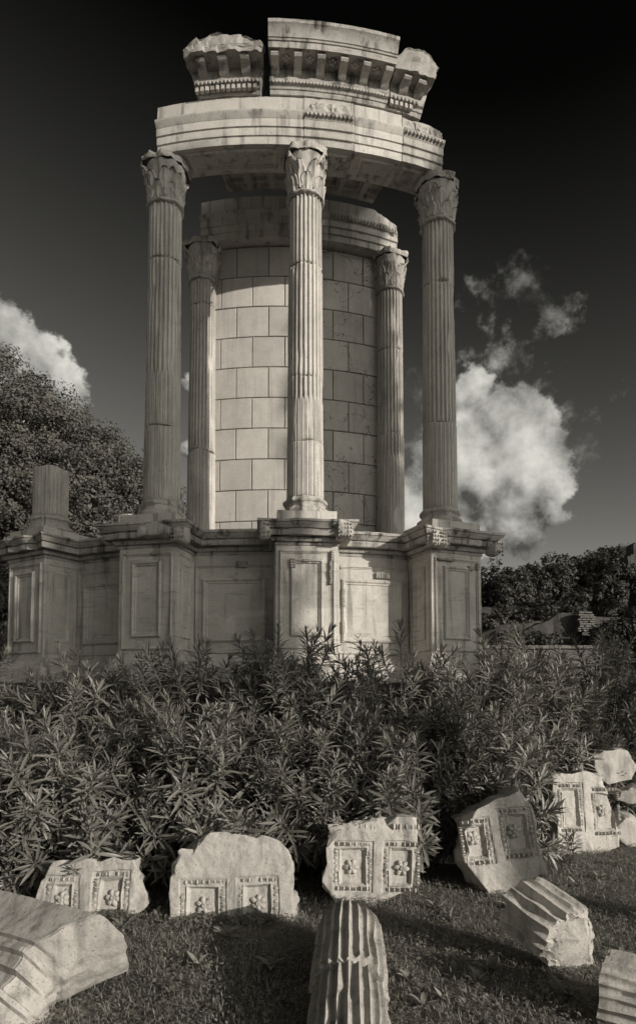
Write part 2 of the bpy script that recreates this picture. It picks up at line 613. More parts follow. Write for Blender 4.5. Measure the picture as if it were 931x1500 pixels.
def column(ph, r, zb, zt, joints, rb, rt, seed, cabz, base=True, cap=True, cap_mat='old', erosion=.012, top_edge=0.0, matd=None):
    c = pol(ph, r, 0)
    e = group_empty('column', temple, (c.x, c.y, zb))
    rng = random.Random(seed)
    z0 = zb
    if base:
        tb(attic_base(c.x, c.y, zb, rb, seed), 'column_base', 'old', e)
        z0 = zb + .245
    z1 = zt - .62 if cap else zt
    zs = [z0] + joints + [z1]
    for k in range(len(zs) - 1):
        mb = MB()
        u0, u1 = (zs[k] - z0) / (8.42 - z0), (zs[k + 1] - z0) / (8.42 - z0)
        ra = rb + (rt - rb) * u0 ** 1.25
        rbb = rb + (rt - rb) * u1 ** 1.25
        g = .004
        shrink = .004 * (k % 2)
        fluted(mb, c.x, c.y, zs[k] + g, zs[k + 1] - g, ra - shrink, rbb - shrink, cabz, rng,
               edge0=.0 if k == 0 else .035, edge1=(.035 if k < len(zs) - 2 else top_edge))
        # neighbouring drums share the same wavy joint
        tb(mb, 'drum', (matd or {}).get(k, 'shaft'), e, smooth=50)
    if cap:
        tb(capital(c.x, c.y, z1, rt + .006, seed, erosion, rot=R_(ph + PH0) + .0), 'capital', cap_mat, e, smooth=50)
    return e


column(0, RC, 3.985, 9.04, [4.98, 5.88, 7.43], .250, .224, 3, 5.55, erosion=.014)
column(-18, RC, 3.985, 9.04, [5.25, 7.62], .250, .224, 5, 5.95, erosion=.018)
column(18, RC, 3.985, 9.04, [5.45, 7.50], .246, .222, 8, 5.45, erosion=.018)
column(-19.62, RIN, 3.87, 9.05, [5.55, 8.0], .232, .208, 11, 5.60, base=False, erosion=.018)
column(19.62, RIN, 3.87, 9.05, [5.95, 7.4], .236, .212, 14, 5.60, base=False, erosion=.014)
column(-36, RC, 3.985, 4.96, [], .252, .238, 17, 9.0, cap=False, top_edge=.06)
column(-37.2, RIN, 3.87, 4.66, [], .245, .24, 19, 9.0, base=False, cap=False, top_edge=.03)


# ---- podium: plans of mouldings that break forward round the pedestals
def sweep(mb, path, prof, closed_prof=True, cap=True):
    """path: list of (point2d, outward2d (mitred)); prof: list of (out, z)"""
    n = len(prof)
    s0 = len(mb.v)
    mb.grid(n, len(path), lambda i, j: (path[j][0][0] + path[j][1][0] * prof[i][0], path[j][0][1] + path[j][1][1] * prof[i][0], prof[i][1]), wrap=closed_prof)
    if cap:
        mb.f.append(tuple(s0 + i for i in range(n)))
        mb.f.append(tuple(s0 + (len(path) - 1) * n + i for i in range(n))[::-1])


def ped_path(ph, w, rf, rb, sub=10):
    a = R_(ph + PH0)
    t = (math.cos(a), math.sin(a))
    nn = (math.sin(a), -math.cos(a))

    def P(r, s):
        q = pol(ph, r, 0, s)
        return (q.x, q.y)
    L = (-t[0], -t[1])
    path = []
    for k in range(4):
        path.append((P(rb + (rf - rb) * k / 4, -w / 2), L))
    path.append((P(rf, -w / 2), (L[0] + nn[0], L[1] + nn[1])))
    for k in range(1, sub):
        path.append((P(rf, -w / 2 + w * k / sub), nn))
    path.append((P(rf, w / 2), (t[0] + nn[0], t[1] + nn[1])))
    for k in range(1, 5):
        path.append((P(rf - (rf - rb) * k / 4, w / 2), t))
    return path


def arc_path(p0, p1, r, step=.7):
    n = max(2, int(abs(p1 - p0) / step) + 1)
    out = []
    for k in range(n + 1):
        ph = p0 + (p1 - p0) * k / n
        q = pol(ph, r, 0)
        a = R_(ph + PH0)
        out.append(((q.x, q.y), (math.sin(a), -math.cos(a))))
    return out


def cornice_prof(z, k=1.0):
    return [(-.06, z), (.014, z), (.020, z + .026), (.006, z + .030), (.006, z + .040), (.052, z + .046), (.066, z + .072), (.072, z + .088), (.040, z + .092), (.040, z + .106),
            (.168, z + .104), (.172, z + .112), (.176, z + .172), (.148, z + .176), (.148, z + .190), (.180, z + .194), (.190, z + .208), (.222, z + .246), (.226, z + .254), (.212, z + .258),
            (.236, z + .262), (.238, z + .292), (-.06, z + .292)]


def base_prof(z):
    return [(-.06, z), (.135, z), (.135, z + .14), (.120, z + .146), (.128, z + .185), (.118, z + .215), (.085, z + .225), (.075, z + .265), (.042, z + .30),
            (.030, z + .345), (.012, z + .352), (.010, z + .385), (-.06, z + .385)]


def quad_frame(mb, P, x0, x1, z0, z1, wd, out, sub=6):
    """moulded rectangular frame on a face; P(x, z, out) gives the point"""
    prof = [(0, -.004), (0, out * .55), (wd * .25, out), (wd * .45, out * .9), (wd * .6, out * .45), (wd * .85, out * .40), (wd, -.004)]
    for (ax, az, bx, bz, inx, inz) in ((x0, z0, x1, z0, 0, 1), (x1, z0, x1, z1, -1, 0), (x1, z1, x0, z1, 0, -1), (x0, z1, x0, z0, 1, 0)):
        n = sub

        def fn(i, j):
            t = j / n
            o, h = prof[i]
            px = ax + (bx - ax) * t
            pz = az + (bz - az) * t
            # mitre
            sx = (o if t == 0 else (-o if t == 1 else None))
            if az == bz:
                d = 1 if bx > ax else -1
                lo, hi = ax + d * o, bx - d * o
                return P(lo + (hi - lo) * t, az + inz * o, h)
            d = 1 if bz > az else -1
            lo, hi = az + d * o, bz - d * o
            return P(ax + inx * o, lo + (hi - lo) * t, h)
        mb.grid(len(prof), n + 1, fn)


def pedestal(ph, seed, w=PW, frames=('f', 'l', 'r')):
    e = group_empty('pedestal', temple, pol(ph, RF - .4, 0))
    mb = MB()
    # die
    def face(fn):
        mb.grid(13, 17, fn)
    W2 = w / 2
    za, zb = 2.10, 3.56
    mb.grid(13, 17, lambda i, j: pol(ph, RF, za + (zb - za) * j / 16, -W2 + w * i / 12))
    for s in (-1, 1):
        mb.grid(9, 17, lambda i, j: pol(ph, RF - .75 * i / 8, za + (zb - za) * j / 16, s * W2))
    mb.rough(.0022, 6, seed)
    tb(mb, 'die', 'pod', e)
    def PF(x, z, o):
        return pol(ph, RF + o, z, x)
    fr = MB()
    quad_frame(fr, PF, -W2 + .045, W2 - .045, 2.20, 3.47, .045, .030)
    fr.rough(.0022, 9, seed)
    tb(fr, 'border_moulding', 'pod', e)
    fr = MB()
    quad_frame(fr, PF, -.215, .205, 2.36, 3.36, .066, .042)
    fr.rough(.0025, 9, seed)
    tb(fr, 'panel_moulding', 'pod', e)
    for s in (-1, 1):
        def PS(x, z, o, s=s):
            return pol(ph, RF - .30 + x * .98, z, s * (W2 + o))
        fr = MB()
        quad_frame(fr, PS, -.24, .26, 2.20, 3.47, .040, .018)
        fr.rough(.002, 9, seed)
        tb(fr, 'border_moulding', 'pod', e)
        fr = MB()
        quad_frame(fr, PS, -.13, .15, 2.36, 3.36, .055, .022)
        fr.rough(.002, 9, seed)
        tb(fr, 'panel_moulding', 'pod', e)
    c = MB()
    sweep(c, ped_path(ph, w, RF, RB - .02), cornice_prof(3.535))
    rngp = random.Random(seed)
    bites = [(rngp.uniform(-.6, .6), rngp.uniform(.05, .14), rngp.uniform(.02, .07)) for _ in range(4)]
    a = R_(ph + PH0)
    tx, ty = math.cos(a), math.sin(a)
    cc = pol(ph, RF, 0)
    for i, p in enumerate(c.v):
        lx = (p[0] - cc.x) * tx + (p[1] - cc.y) * ty
        ly = (p[0] - cc.x) * ty - (p[1] - cc.y) * tx    # outwards
        if ly > .1:
            for (bx, bw, bd) in bites:
                k = 1 - abs(lx - bx) / bw
                if k > 0:
                    q = bd * min(1, k * 2)
                    p = (p[0] - ty * q, p[1] + tx * q, p[2])
            c.v[i] = p
    c.rough(.003, 10, seed)
    c.rough(.0015, 40, seed)
    tb(c, 'pedestal_cornice', 'cornice', e)
    b = MB()
    sweep(b, ped_path(ph, w, RF, RB - .02), base_prof(1.785))
    b.rough(.003, 8, seed)
    tb(b, 'base_moulding', 'pod', e)
    # square slab that carries the column
    pl = MB()
    hw = .385
    pc = pol(ph, RC, 0)
    n = 9
    for s in range(4):
        aa = a + s * math.pi / 2
        dx, dy = math.cos(aa), math.sin(aa)
        nx, ny = math.sin(aa), -math.cos(aa)
        pl.grid(n, 4, lambda i, j: (pc.x + dx * hw * (i / (n - 1) * 2 - 1) + nx * hw, pc.y + dy * hw * (i / (n - 1) * 2 - 1) + ny * hw, 3.80 + (.187) * j / 3))
    pl.add([pol(ph, RC + sy * hw, 3.987, sx * hw) for sx, sy in ((-1, -1), (1, -1), (1, 1), (-1, 1))], [(0, 1, 2, 3)])
    pl.rough(.0035, 8, seed)
    tb(pl, 'plinth', 'new', e)
    # rough footing behind the shrubs
    ft = MB()
    ft.grid(9, 9, lambda i, j: pol(ph, RF + .16, 1.79 * j / 8, -.58 + 1.16 * i / 8))
    for s in (-1, 1):
        ft.grid(7, 9, lambda i, j: pol(ph, RF + .16 - .8 * i / 6, 1.79 * j / 8, s * .58))
    ft.grid(9, 5, lambda i, j: pol(ph, RF + .16 - .8 * j / 4, 1.79, -.58 + 1.16 * i / 8))
    ft.rough(.02, 4, seed)
    tb(ft, 'footing', 'rock', e)
    return e


peds = {}
for ph, sd in ((0, 1), (-18, 2), (18, 4), (-36, 6)):
    peds[ph] = pedestal(ph, sd)

# walls of the podium between the pedestals
for (p0, p1, sd) in ((-36, -18, 1), (-18, 0, 2), (0, 18, 3)):
    e = group_empty('podium_wall', temple, pol((p0 + p1) / 2, RB, 0))
    q0, q1 = p0 + 3.0, p1 - 3.0
    mb = MB()
    n = 26
    mb.grid(n, 15, lambda i, j: pol(q0 + (q1 - q0) * i / (n - 1), RB, 1.9 + 1.70 * j / 14))
    mb.rough(.003, 5, sd)
    tb(mb, 'wall_face', 'pod', e)
    def PW_(x, z, o):
        return pol((p0 + p1) / 2 + math.degrees(x / RB), RB + o, z)
    fr = MB()
    quad_frame(fr, PW_, -.44, .44, 2.34, 3.215, .080, .042, 12)
    fr.rough(.002, 9, sd)
    tb(fr, 'panel_moulding', 'pod', e)
    fr = MB()
    quad_frame(fr, PW_, -.545, .545, 2.18, 3.40, .040, .026, 12)
    tb(fr, 'border_moulding', 'pod', e)
    c = MB()
    cp = [(o * .96, z + .004) for o, z in cornice_prof(3.535)]
    cp = cp[:-1] + [(.135, 3.831), (.125, 3.868), (-.06, 3.870)]
    sweep(c, arc_path(q0 - .6, q1 + .6, RB), cp)
    c.rough(.003, 9, sd)
    tb(c, 'wall_cornice', 'cornice', e)
    b = MB()
    sweep(b, arc_path(q0 - .6, q1 + .6, RB), [(o * .97, z + .003) for o, z in base_prof(1.785)])
    tb(b, 'base_moulding', 'pod', e)
    ft = MB()
    ft.grid(20, 8, lambda i, j: pol(q0 - .6 + (q1 - q0 + 1.2) * i / 19, RB + .13, 1.787 * j / 7))
    ft.rough(.02, 4, sd)
    tb(ft, 'footing', 'rock', e)

core = MB()
n = 40
core.grid(n, 6, lambda i, j: pol(-40 + 61 * i / (n - 1), 6.04, 3.84 * j / 5))
core.grid(n, 6, lambda i, j: pol(-40 + 61 * i / (n - 1), 3.6, 3.84 * j / 5))
core.grid(n, 5, lambda i, j: pol(-40 + 61 * i / (n - 1), 3.6 + 2.44 * j / 4, 3.84))
for ph in (-40, 21):
    core.grid(6, 6, lambda i, j: pol(ph, 3.6 + 2.44 * i / 5, 3.84 * j / 5))
core.rough(.015, 2.5, 4)
tb(core, 'podium_core', 'rock', temple)

# ---- curved wall of the chamber: single ashlar blocks
cella = MB()
RW = 4.56
n = 30
for (r, fl) in ((RW - .018, 0), (RW - .45, 1)):
    cella.grid(n, 4, lambda i, j: pol(-19.3 + 38.6 * i / (n - 1), r, 3.85 + 5.185 * j / 3))
for ph in (-19.3, 19.3):
    cella.grid(2, 4, lambda i, j: pol(ph, RW - .018 - .432 * i, 3.85 + 5.185 * j / 3))
cella_o = tb(cella, 'chamber_wall', 'joint', temple)
cella_o_off = TO
rng = random.Random(4)
ztop = 9.04
row = 0
while ztop > 3.9:
    zbot = max(3.86, ztop - .512)
    st = .6 if row % 2 == 0 else -2.75
    edges = [-19.2] + [st + 6.7 * k for k in range(-4, 5) if -18.6 < st + 6.7 * k < 18.6] + [19.2]
    for k in range(len(edges) - 1):
        a0, a1 = edges[k], edges[k + 1]
        gz, ga = .0070, math.degrees(.0066 / RW)
        bv, ba = .006, math.degrees(.006 / RW)
        o = rng.uniform(-.003, .004)
        mb = MB()
        az = [(a0 + ga, 0), (a0 + ga + ba, 1)] + [(a0 + (a1 - a0) * q / 7, 1) for q in range(1, 7)] + [(a1 - ga - ba, 1), (a1 - ga, 0)]
        zz = [(zbot + gz, 0), (zbot + gz + bv, 1), (ztop - gz - bv, 1), (ztop - gz, 0)]
        mb.grid(len(az), len(zz), lambda i, j: pol(az[i][0], RW + o - (0 if (az[i][1] and zz[j][1]) else .006), zz[j][0]))
        mb.grid(2, 2, lambda i, j: pol(az[0][0], RW + o - .006 - .03 * i, (zz[0][0], zz[-1][0])[j]))
        mb.grid(2, 2, lambda i, j: pol(az[-1][0], RW + o - .006 - .03 * i, (zz[0][0], zz[-1][0])[j]))
        for q in (0, -1):
            mb.grid(len(az), 2, lambda i, j: pol(az[i][0], RW + o - .006 - .03 * j, zz[q][0]))
        mb.rough(.0022, 17, row + k * .37)
        ob = mb.build('ashlar_block', 'ashlar', cella_o, off=TO, smooth=25)
    ztop = zbot if zbot > 3.861 else 0
    row += 1


# ---- entablatures
def arc_block(name, mat, p0, p1, prof, parent=temple, step=.6, amp=.002, scale=7, seed=0, mod=None, smooth=38):
    """closed profile (r, z) swept along an arc of the temple"""
    n = max(4, int((p1 - p0) / step))
    mb = MB()
    # finer profile so that noise and cuts bite
    pr = []
    for i in range(len(prof)):
        a, b = prof[i], prof[(i + 1) % len(prof)]
        d = math.hypot(b[0] - a[0], b[1] - a[1])
        k = max(1, int(d / .06))
        for q in range(k):
            pr.append((a[0] + (b[0] - a[0]) * q / k, a[1] + (b[1] - a[1]) * q / k))

    def fn(i, j):
        ph = p0 + (p1 - p0) * j / n
        r, z = pr[i]
        if mod:
            ph, r, z = mod(ph, r, z)
        return pol(ph, r, z)
    mb.grid(len(pr), n + 1, fn, wrap=True)
    m_ = len(pr)
    mb.f.append(tuple(range(m_)))
    mb.f.append(tuple(n * m_ + i for i in range(m_))[::-1])
    if amp:
        mb.rough(amp, scale, seed)
    return mb


def arch_prof(z, r, ri, top, k=1.0):
    return [(r, z), (r, z + .105), (r + .006, z + .110), (r + .020, z + .112), (r + .020, z + .215), (r + .026, z + .220), (r + .040, z + .222), (r + .040, z + .325),
            (r + .052, z + .335), (r + .060, z + .360), (r + .088, z + .385), (r + .094, z + .412), (r + .012, z + .425), (r + .012, top), (ri, top), (ri, z)]


def bead_rows(p0, p1, rows, r):
    mb = MB()
    for (z, dr, size, pitch) in rows:
        n = int(R_(p1 - p0) * r / pitch)
        for k in range(n):
            ph = p0 + (p1 - p0) * (k + .5) / n
            a = R_(ph + PH0)
            mb.ball(pol(ph, r + dr, z), (size * .8, size, size * 1.1), Matrix.Rotation(a, 3, 'Z'), 6, 4)
    return mb


def relief_patch(p0, p1, z0, z1, r, seed, amp=.03, nx=46, nz=26, sc=9):
    """worn figured carving on a curved face"""
    mb = MB()
    o = Vector((seed * 3.3, seed, 0))

    def fn(i, j):
        u, v = i / (nx - 1), j / (nz - 1)
        ph, z = p0 + (p1 - p0) * u, z0 + (z1 - z0) * v
        q = Vector((R_(ph) * r * sc, z * sc, 0)) + o
        h = 1 - abs(mn.noise(q + mn.noise_vector(q * .7) * .8)) * 2.6
        h = max(0, h) ** .8 + .25 * mn.noise(q * 3)
        e = min(1, min(u, 1 - u) * 9) * min(1, min(v, 1 - v) * 7)
        return pol(ph, r - .004 + amp * max(0, h) * e, z)
    mb.grid(nx, nz, fn)
    return mb


RO, RI, ZA, ZF = 6.53, 6.05, 9.045, 9.705
segs = [(-18.15, -.42, 'new', 0), (-.36, 5.68, 'old', 1), (5.74, 11.78, 'new', 0), (11.84, 17.35, 'old', 1)]
for k, (p0, p1, mt, orn) in enumerate(segs):
    e = group_empty('architrave_block', temple, pol((p0 + p1) / 2, RO, ZA))
    top = ZF + (.008 if orn else 0) - (.0 if k != 3 else .035)
    pr = arch_prof(ZA, RO + (.008 if orn else 0), RI, top)
    def mod(ph, r, z, k=k, orn=orn):
        if orn and z > ZF - .2:
            z = z - max(0, mn.noise(Vector((ph * .5, k, r * 3)))) * .07
        if k == 3 and ph > 14.5:
            z = min(z, ZF - (ph - 14.5) * .028) if z > ZF - .2 else z
        return ph, r, z
    mb = arc_block('', mt, p0, p1, pr, amp=(.006 if orn else .002), scale=8, seed=k, mod=mod if orn else None)
    tb(mb, 'beam', mt, e)
    if orn:
        tb(bead_rows(p0 + .1, p1 - .1, [(ZA + .108, .022, .011, .028), (ZA + .220, .042, .011, .028)], RO + .008), 'bead_row', mt, e, kind='stuff')
        tb(bead_rows(p0 + .1, p1 - .1, [(ZA + .372, .085, .024, .052)], RO + .008), 'egg_and_dart', mt, e, kind='stuff')
        r1 = relief_patch(p0 + .3, p1 - .3, ZA + .44, ZF - .05, RO + .022, k + 2)
        r1.rough(.004, 20, k)
        tb(r1, 'frieze_carving', mt, e)
    # panel sunk in the underside
    s0, s1 = p0 + (3.4 if k in (0, 1) else 1.0), p1 - (3.2 if k in (0, 3) else .9)
    if k == 1:
        s0, s1 = p0 + 2.3, p1 - .5
    if k == 3:
        s0, s1 = p0 + .4, p1 - 2.6
    def PS(x, z, o):
        q = pol((s0 + s1) / 2 + math.degrees(x / 6.29), 6.29 + z, ZA - o)
        return q
    hw = R_(s1 - s0) * 6.29 / 2
    fr = MB()
    quad_frame(fr, PS, -hw, hw, -.165, .165, .07, .024, 16)
    if orn:
        r2 = MB()
        o = Vector((k * 3.1, 0, 0))
        nx, nz = 30, 14
        def fu(i, j):
            x, z = -hw + .08 + (2 * hw - .16) * i / (nx - 1), -.10 + .2 * j / (nz - 1)
            q = Vector((x * 11, z * 11, 2)) + o
            h = max(0, 1 - abs(mn.noise(q + mn.noise_vector(q) * .7)) * 2.4)
            return PS(x, z, .03 * h - .002)
        r2.grid(nx, nz, fu)
        tb(r2, 'soffit_carving', 'dark', e)
    tb(fr, 'soffit_moulding', mt, e)

# chamber entablature
for k, (p0, p1, mt, orn) in enumerate([(-19.55, -14.6, 'new', 0), (-14.54, 5.9, 'new', 0), (5.96, 20.55, 'old', 1)]):
    e = group_empty('chamber_architrave', temple, pol((p0 + p1) / 2, 4.7, 9.05))
    def mod2(ph, r, z):
        lim = 9.735 if ph < 15.5 else 9.735 - (ph - 15.5) * .030 - .05 * max(0, mn.noise(Vector((ph * .9, 2, r * 4))))
        if ph > 18.5:
            r = min(r, 4.80 + .06 * mn.noise(Vector((ph, z * 9, 0))))
        return ph, r, min(z, lim)
    mb = arc_block('', mt, p0, p1, arch_prof(9.052, 4.76, 4.2, 9.735), amp=(.007 if orn else .002), scale=8, seed=k + 20, mod=mod2 if orn else None)
    tb(mb, 'beam', mt, e)
    if orn:
        tb(bead_rows(p0 + .1, p1 - .1, [(9.16, .022, .012, .03), (9.272, .042, .012, .03)], 4.76), 'bead_row', 'dark', e, kind='stuff')
        tb(bead_rows(p0 + .1, p1 - .4, [(9.43, .075, .028, .055), (9.40, .068, .022, .04)], 4.76), 'egg_and_dart', 'dark', e, kind='stuff')

# coffered ceiling between the ring and the chamber
e = group_empty('coffered_ceiling', temple, pol(0, 5.5, 9.76))
cells = []
for (c0, c1, tag_) in ((-13.6, 3.2, 'dark'), (3.3, 14.6, 'dark')):
    mb = MB()
    nx, nr = int((c1 - c0) * 9), 56

    def cof(ph, r):
        d = 0
        fx = ((ph - c0) % 4.2) / 4.2
        fr_ = ((r - 4.86) % .62) / .62
        ex, er = min(fx, 1 - fx), min(fr_, 1 - fr_)
        m_ = min(ex * 1.0, er * 1.0)
        if m_ > .12:
            d += .045
        if m_ > .22:
            d += .055
        q = Vector((fx - .5, fr_ - .5, 0)).length
        if q < .14 and m_ > .22:
            d -= .05 * (1 - q / .14) * (.7 + .3 * math.cos(math.atan2(fr_ - .5, fx - .5) * 6))
        return d
    mb.grid(nx, nr, lambda i, j: pol(c0 + (c1 - c0) * i / (nx - 1), 4.86 + 1.24 * j / (nr - 1), 9.762 + cof(c0 + (c1 - c0) * i / (nx - 1), 4.86 + 1.24 * j / (nr - 1))))
    mb.grid(12, 2, lambda i, j: pol(c0 + (c1 - c0) * i / 11, 4.86 + 1.24 * j, 9.95))
    for ph in (c0, c1):
        mb.grid(2, 2, lambda i, j: pol(ph, 4.86 + 1.24 * i, 9.762 + .188 * j))
    for r in (4.86, 6.10):
        mb.grid(12, 2, lambda i, j: pol(c0 + (c1 - c0) * i / 11, r, 9.762 + .188 * j))
    mb.rough(.003, 9, c0)
    tb(mb, 'coffer_slab', 'old', e, smooth=30)

# cornice blocks that stand on the frieze
CP = [(6.18, 9.712), (6.57, 9.712), (6.585, 9.760), (6.60, 9.765), (6.612, 9.800), (6.650, 9.815), (6.66, 9.845), (6.66, 9.985), (6.685, 9.992),
      (6.93, 9.996), (6.945, 9.985), (6.95, 10.06), (6.965, 10.065), (6.972, 10.085), (6.985, 10.09), (6.99, 10.12), (7.035, 10.20), (7.055, 10.215), (7.06, 10.255), (6.18, 10.255)]


def modillion(ph, r0=6.655, r1=6.905, zt=9.990, w=.105):
    mb = MB()
    prof = [(r0, zt), (r1, zt), (r1 + .004, zt - .028), (r1 - .02, zt - .050), (r1 - .06, zt - .048), (r0 + .10, zt - .060), (r0 + .05, zt - .098), (r0, zt - .112)]
    n = len(prof)
    vs = [pol(ph, r, z, s * w / 2 * (1 if i not in (1, 2, 3) else .96)) for s in (-1, 1) for i, (r, z) in enumerate(prof)]
    fs = [tuple(range(n)), tuple(range(n, 2 * n))[::-1]] + [(i, (i + 1) % n, n + (i + 1) % n, n + i) for i in range(n)]
    mb.add(vs, fs)
    return mb


def cornice(name, label, p0, p1, mt, scale, amp, seed, mods, mod=None, lift=0.0, tilt=0.0):
    e = group_empty(name, temple, pol((p0 + p1) / 2, 6.6, 9.71))
    e['label'] = label
    mb = arc_block('', mt, p0, p1, CP, amp=amp, scale=scale, seed=seed, mod=mod, step=.4)
    tb(mb, 'cornice_body', 'cornice', e)
    for ph in mods:
        mo = modillion(ph)
        if mod:
            mo.v = [tuple(v) for v in mo.v]
        mo.rough(amp * .8, 14, seed + ph)
        tb(mo, 'modillion', mt, e)
    # dentil-like eggs of the bed moulding
    tb(bead_rows(p0 + .2, p1 - .2, [(9.82, .0, .018, .045)], 6.645), 'egg_and_dart', mt, e, kind='stuff')
    # sunk flowers between the brackets
    fl = MB()
    for a, b in zip(mods[:-1], mods[1:]):
        ph = (a + b) / 2
        for k in range(5):
            an = k * 2 * math.pi / 5
            fl.ball(pol(ph, 6.80 + .035 * math.cos(an), 9.985, .035 * math.sin(an)), (.022, .022, .014), None, 6, 4)
        fl.ball(pol(ph, 6.80, 9.978), (.018, .018, .02), None, 6, 4)
    if fl.v:
        tb(fl, 'rosettes', mt, e, kind='stuff')
    return e


cornice('cornice_block', 'large restored cornice block with brackets and a smooth top moulding', -4.35, 9.75, 'new', 7, .0025, 3, [-3.7, -1.15, 1.4, 3.95, 6.5, 9.05])


def broken(c0, c1, seed, ztop, lean):
    def mod(ph, r, z):
        u = (ph - c0) / (c1 - c0)
        nz = mn.noise(Vector((ph * .55 + seed, r * 5, z * 4)))
        nz2 = mn.noise(Vector((ph * 1.6 + seed, r * 9, z * 9)))
        zt = ztop + .03 * nz + .02 * nz2
        if z > 9.95:
            zt2 = zt - .30 * max(0, abs(u - .5) - .30) * 2
            z = min(z, zt2)
        r = min(r, 6.93 + .05 * nz + .03 * nz2 - .30 * max(0, abs(u - .5) - .38))
        k = (z - 9.712) / .5
        ph = (c0 + c1) / 2 + (ph - (c0 + c1) / 2) * (.86 + .22 * min(1, k)) + .35 * nz2 + lean * k
        return ph, r, z
    return mod


def frag(c0, c1, seed, ztop, lean, label, mods):
    md = broken(c0, c1, seed, ztop, lean)
    e = group_empty('cornice_fragment', temple, pol((c0 + c1) / 2, 6.6, 9.71))
    e['label'] = label
    pr = [(r if z < 10 else r, z + (.0 if z < 10.05 else (ztop - 10.255 + .06))) for r, z in CP]
    mb = arc_block('', 'old', c0, c1, pr, amp=.012, scale=9, seed=seed, mod=md, step=.25)
    mb.rough(.006, 30, seed)
    tb(mb, 'cornice_body', 'dark', e, smooth=30)
    for ph in mods:
        mo = modillion(ph, w=.12, r1=6.86)
        mo.rough(.014, 9, seed + ph)
        tb(mo, 'modillion', 'old', e)
    tb(bead_rows(c0 + .7, c1 - .7, [(9.825, .012, .026, .052)], 6.645), 'egg_and_dart', 'dark', e, kind='stuff')
    dn_ = MB()
    n = int((c1 - c0 - 1.2) / .62)
    for k in range(n):
        ph = c0 + .7 + .62 * k
        dn_.box(pol(ph, 6.62, 9.768), (.042, .05, .062), Matrix.Rotation(R_(ph + PH0), 3, 'Z'))
    dn_.rough(.005, 12, seed)
    tb(dn_, 'dentil_row', 'old', e, kind='stuff')


frag(-13.6, -4.9, 3, 10.17, -.1, 'weathered cornice fragment with broken brackets standing over the left bay', [-12.0, -9.5, -7.0])
frag(9.45, 14.3, 9, 10.26, .55, 'narrow broken cornice fragment beside the large restored block', [11.4, 13.3])


# original carved pieces set into the new podium cornices
def chunk(ph, r, z, t, size, seed, eggs=True, par=None):
    mb = MB()
    c = pol(ph, r, z, t)
    a = R_(ph + PH0)
    mat = Matrix.Rotation(a, 3, 'Z')
    n = 9
    vs, fs = [], []
    mb.ball(c, (size[0] / 2, size[1] / 2, size[2] / 2), mat, 16, 11)
    hx, hy, hz = size[0] / 2, size[1] / 2, size[2] / 2
    for i, p in enumerate(mb.v):
        q = mat.inverted() @ (Vector(p) - c)
        # squarish lump
        q = Vector((hx * math.copysign(abs(q.x / hx) ** .55, q.x), hy * math.copysign(abs(q.y / hy) ** .55, q.y), hz * math.copysign(abs(q.z / hz) ** .55, q.z)))
        mb.v[i] = tuple(mat @ q + c)
    mb.rough(.035, 7, seed)
    mb.rough(.014, 22, seed)
    o = tb(mb, 'original_cornice_piece', 'old', par)
    if eggs:
        g = MB()
        m_ = max(3, int(size[0] / .036))
        for k in range(m_):
            for q in range(4):
                if (k * 3 + q * 5 + int(seed)) % 7 == 0:
                    continue
                g.ball(c + mat @ Vector((-hx + size[0] * (k + .5) / m_, -hy + .004, -.085 + .05 * q)), (.012, .020, .019), mat, 6, 5)
        g.rough(.005, 18, seed)
        tb(g, 'egg_and_dart', 'dark', par, kind='stuff')


def inset(P, x, z, w_, h_, seed, par):
    nx, nz = max(6, int(w_ / .008)), max(6, int(h_ / .008))
    mb = MB()
    o = Vector((seed * 2.7, seed, 0))

    def fn(i, j):
        u, v = i / (nx - 1), j / (nz - 1)
        ed = min(u, 1 - u) * w_ < .006 or min(v, 1 - v) * h_ < .006
        xx, zz_ = x + (u - .5) * w_, z + (v - .5) * h_
        long_ = xx if w_ > h_ else zz_
        h = .010 + .016 * abs(math.sin(long_ * math.pi / .034)) + .006 * mn.noise(Vector((xx * 40, zz_ * 40, seed)))
        xx += .012 * mn.noise(Vector((zz_ * 14, seed, 0)))
        return P(xx, zz_, -.004 if ed else .030 + h)
    mb.grid(nx, nz, fn)
    tb(mb, 'original_carving', 'dark', par)


for ph_, lst in ((0, ((-.185, 3.30, .075, .13), (.32, 3.40, .05, .16), (.30, 3.18, .035, .30), (-.02, 3.335, .10, .05))), (18, ((-.20, 3.44, .26, .045), (.21, 3.35, .09, .07), (.33, 3.38, .06, .10))), (-18, ((.1, 3.45, .12, .04),))):
    for q_, (x_, z_, w_, h_) in enumerate(lst):
        inset(lambda x, z, o, p=ph_: pol(p, RF + o, z, x), x_, z_, w_, h_, q_ + ph_, peds[ph_])
WALLS = [o for o in temple.children if o.name.startswith('podium_wall')]
for mid_, wl, lst in ((-9, WALLS[1], ((.10, 3.40, .16, .10),)), (9, WALLS[2], ((-.42, 2.95, .05, .26), (-.42, 2.55, .05, .18), (-.50, 3.38, .12, .05), (.15, 3.28, .22, .09), (.41, 2.6, .06, .18)))):
    for q_, (x_, z_, w_, h_) in enumerate(lst):
        inset(lambda x, z, o, p=mid_: pol(p + math.degrees(x / RB), RB + o, z), x_, z_, w_, h_, q_ + mid_, wl)

chunk(0, RF + .14, 3.70, .46, (.20, .22, .24), 3, True, peds[0])
chunk(0, RF + .13, 3.68, -.545, (.14, .20, .24), 5, True, peds[0])
chunk(18, RF + .13, 3.68, -.40, (.27, .20, .22), 7, True, peds[18])
chunk(18, RF + .10, 3.62, .54, (.17, .24, .20), 8, True, peds[18])
chunk(-18, RF + .12, 3.72, .18, (.50, .22, .20), 9, False, peds[-18])
chunk(-18, RF + .05, 3.66, .50, (.20, .28, .22), 10, True, peds[-18])


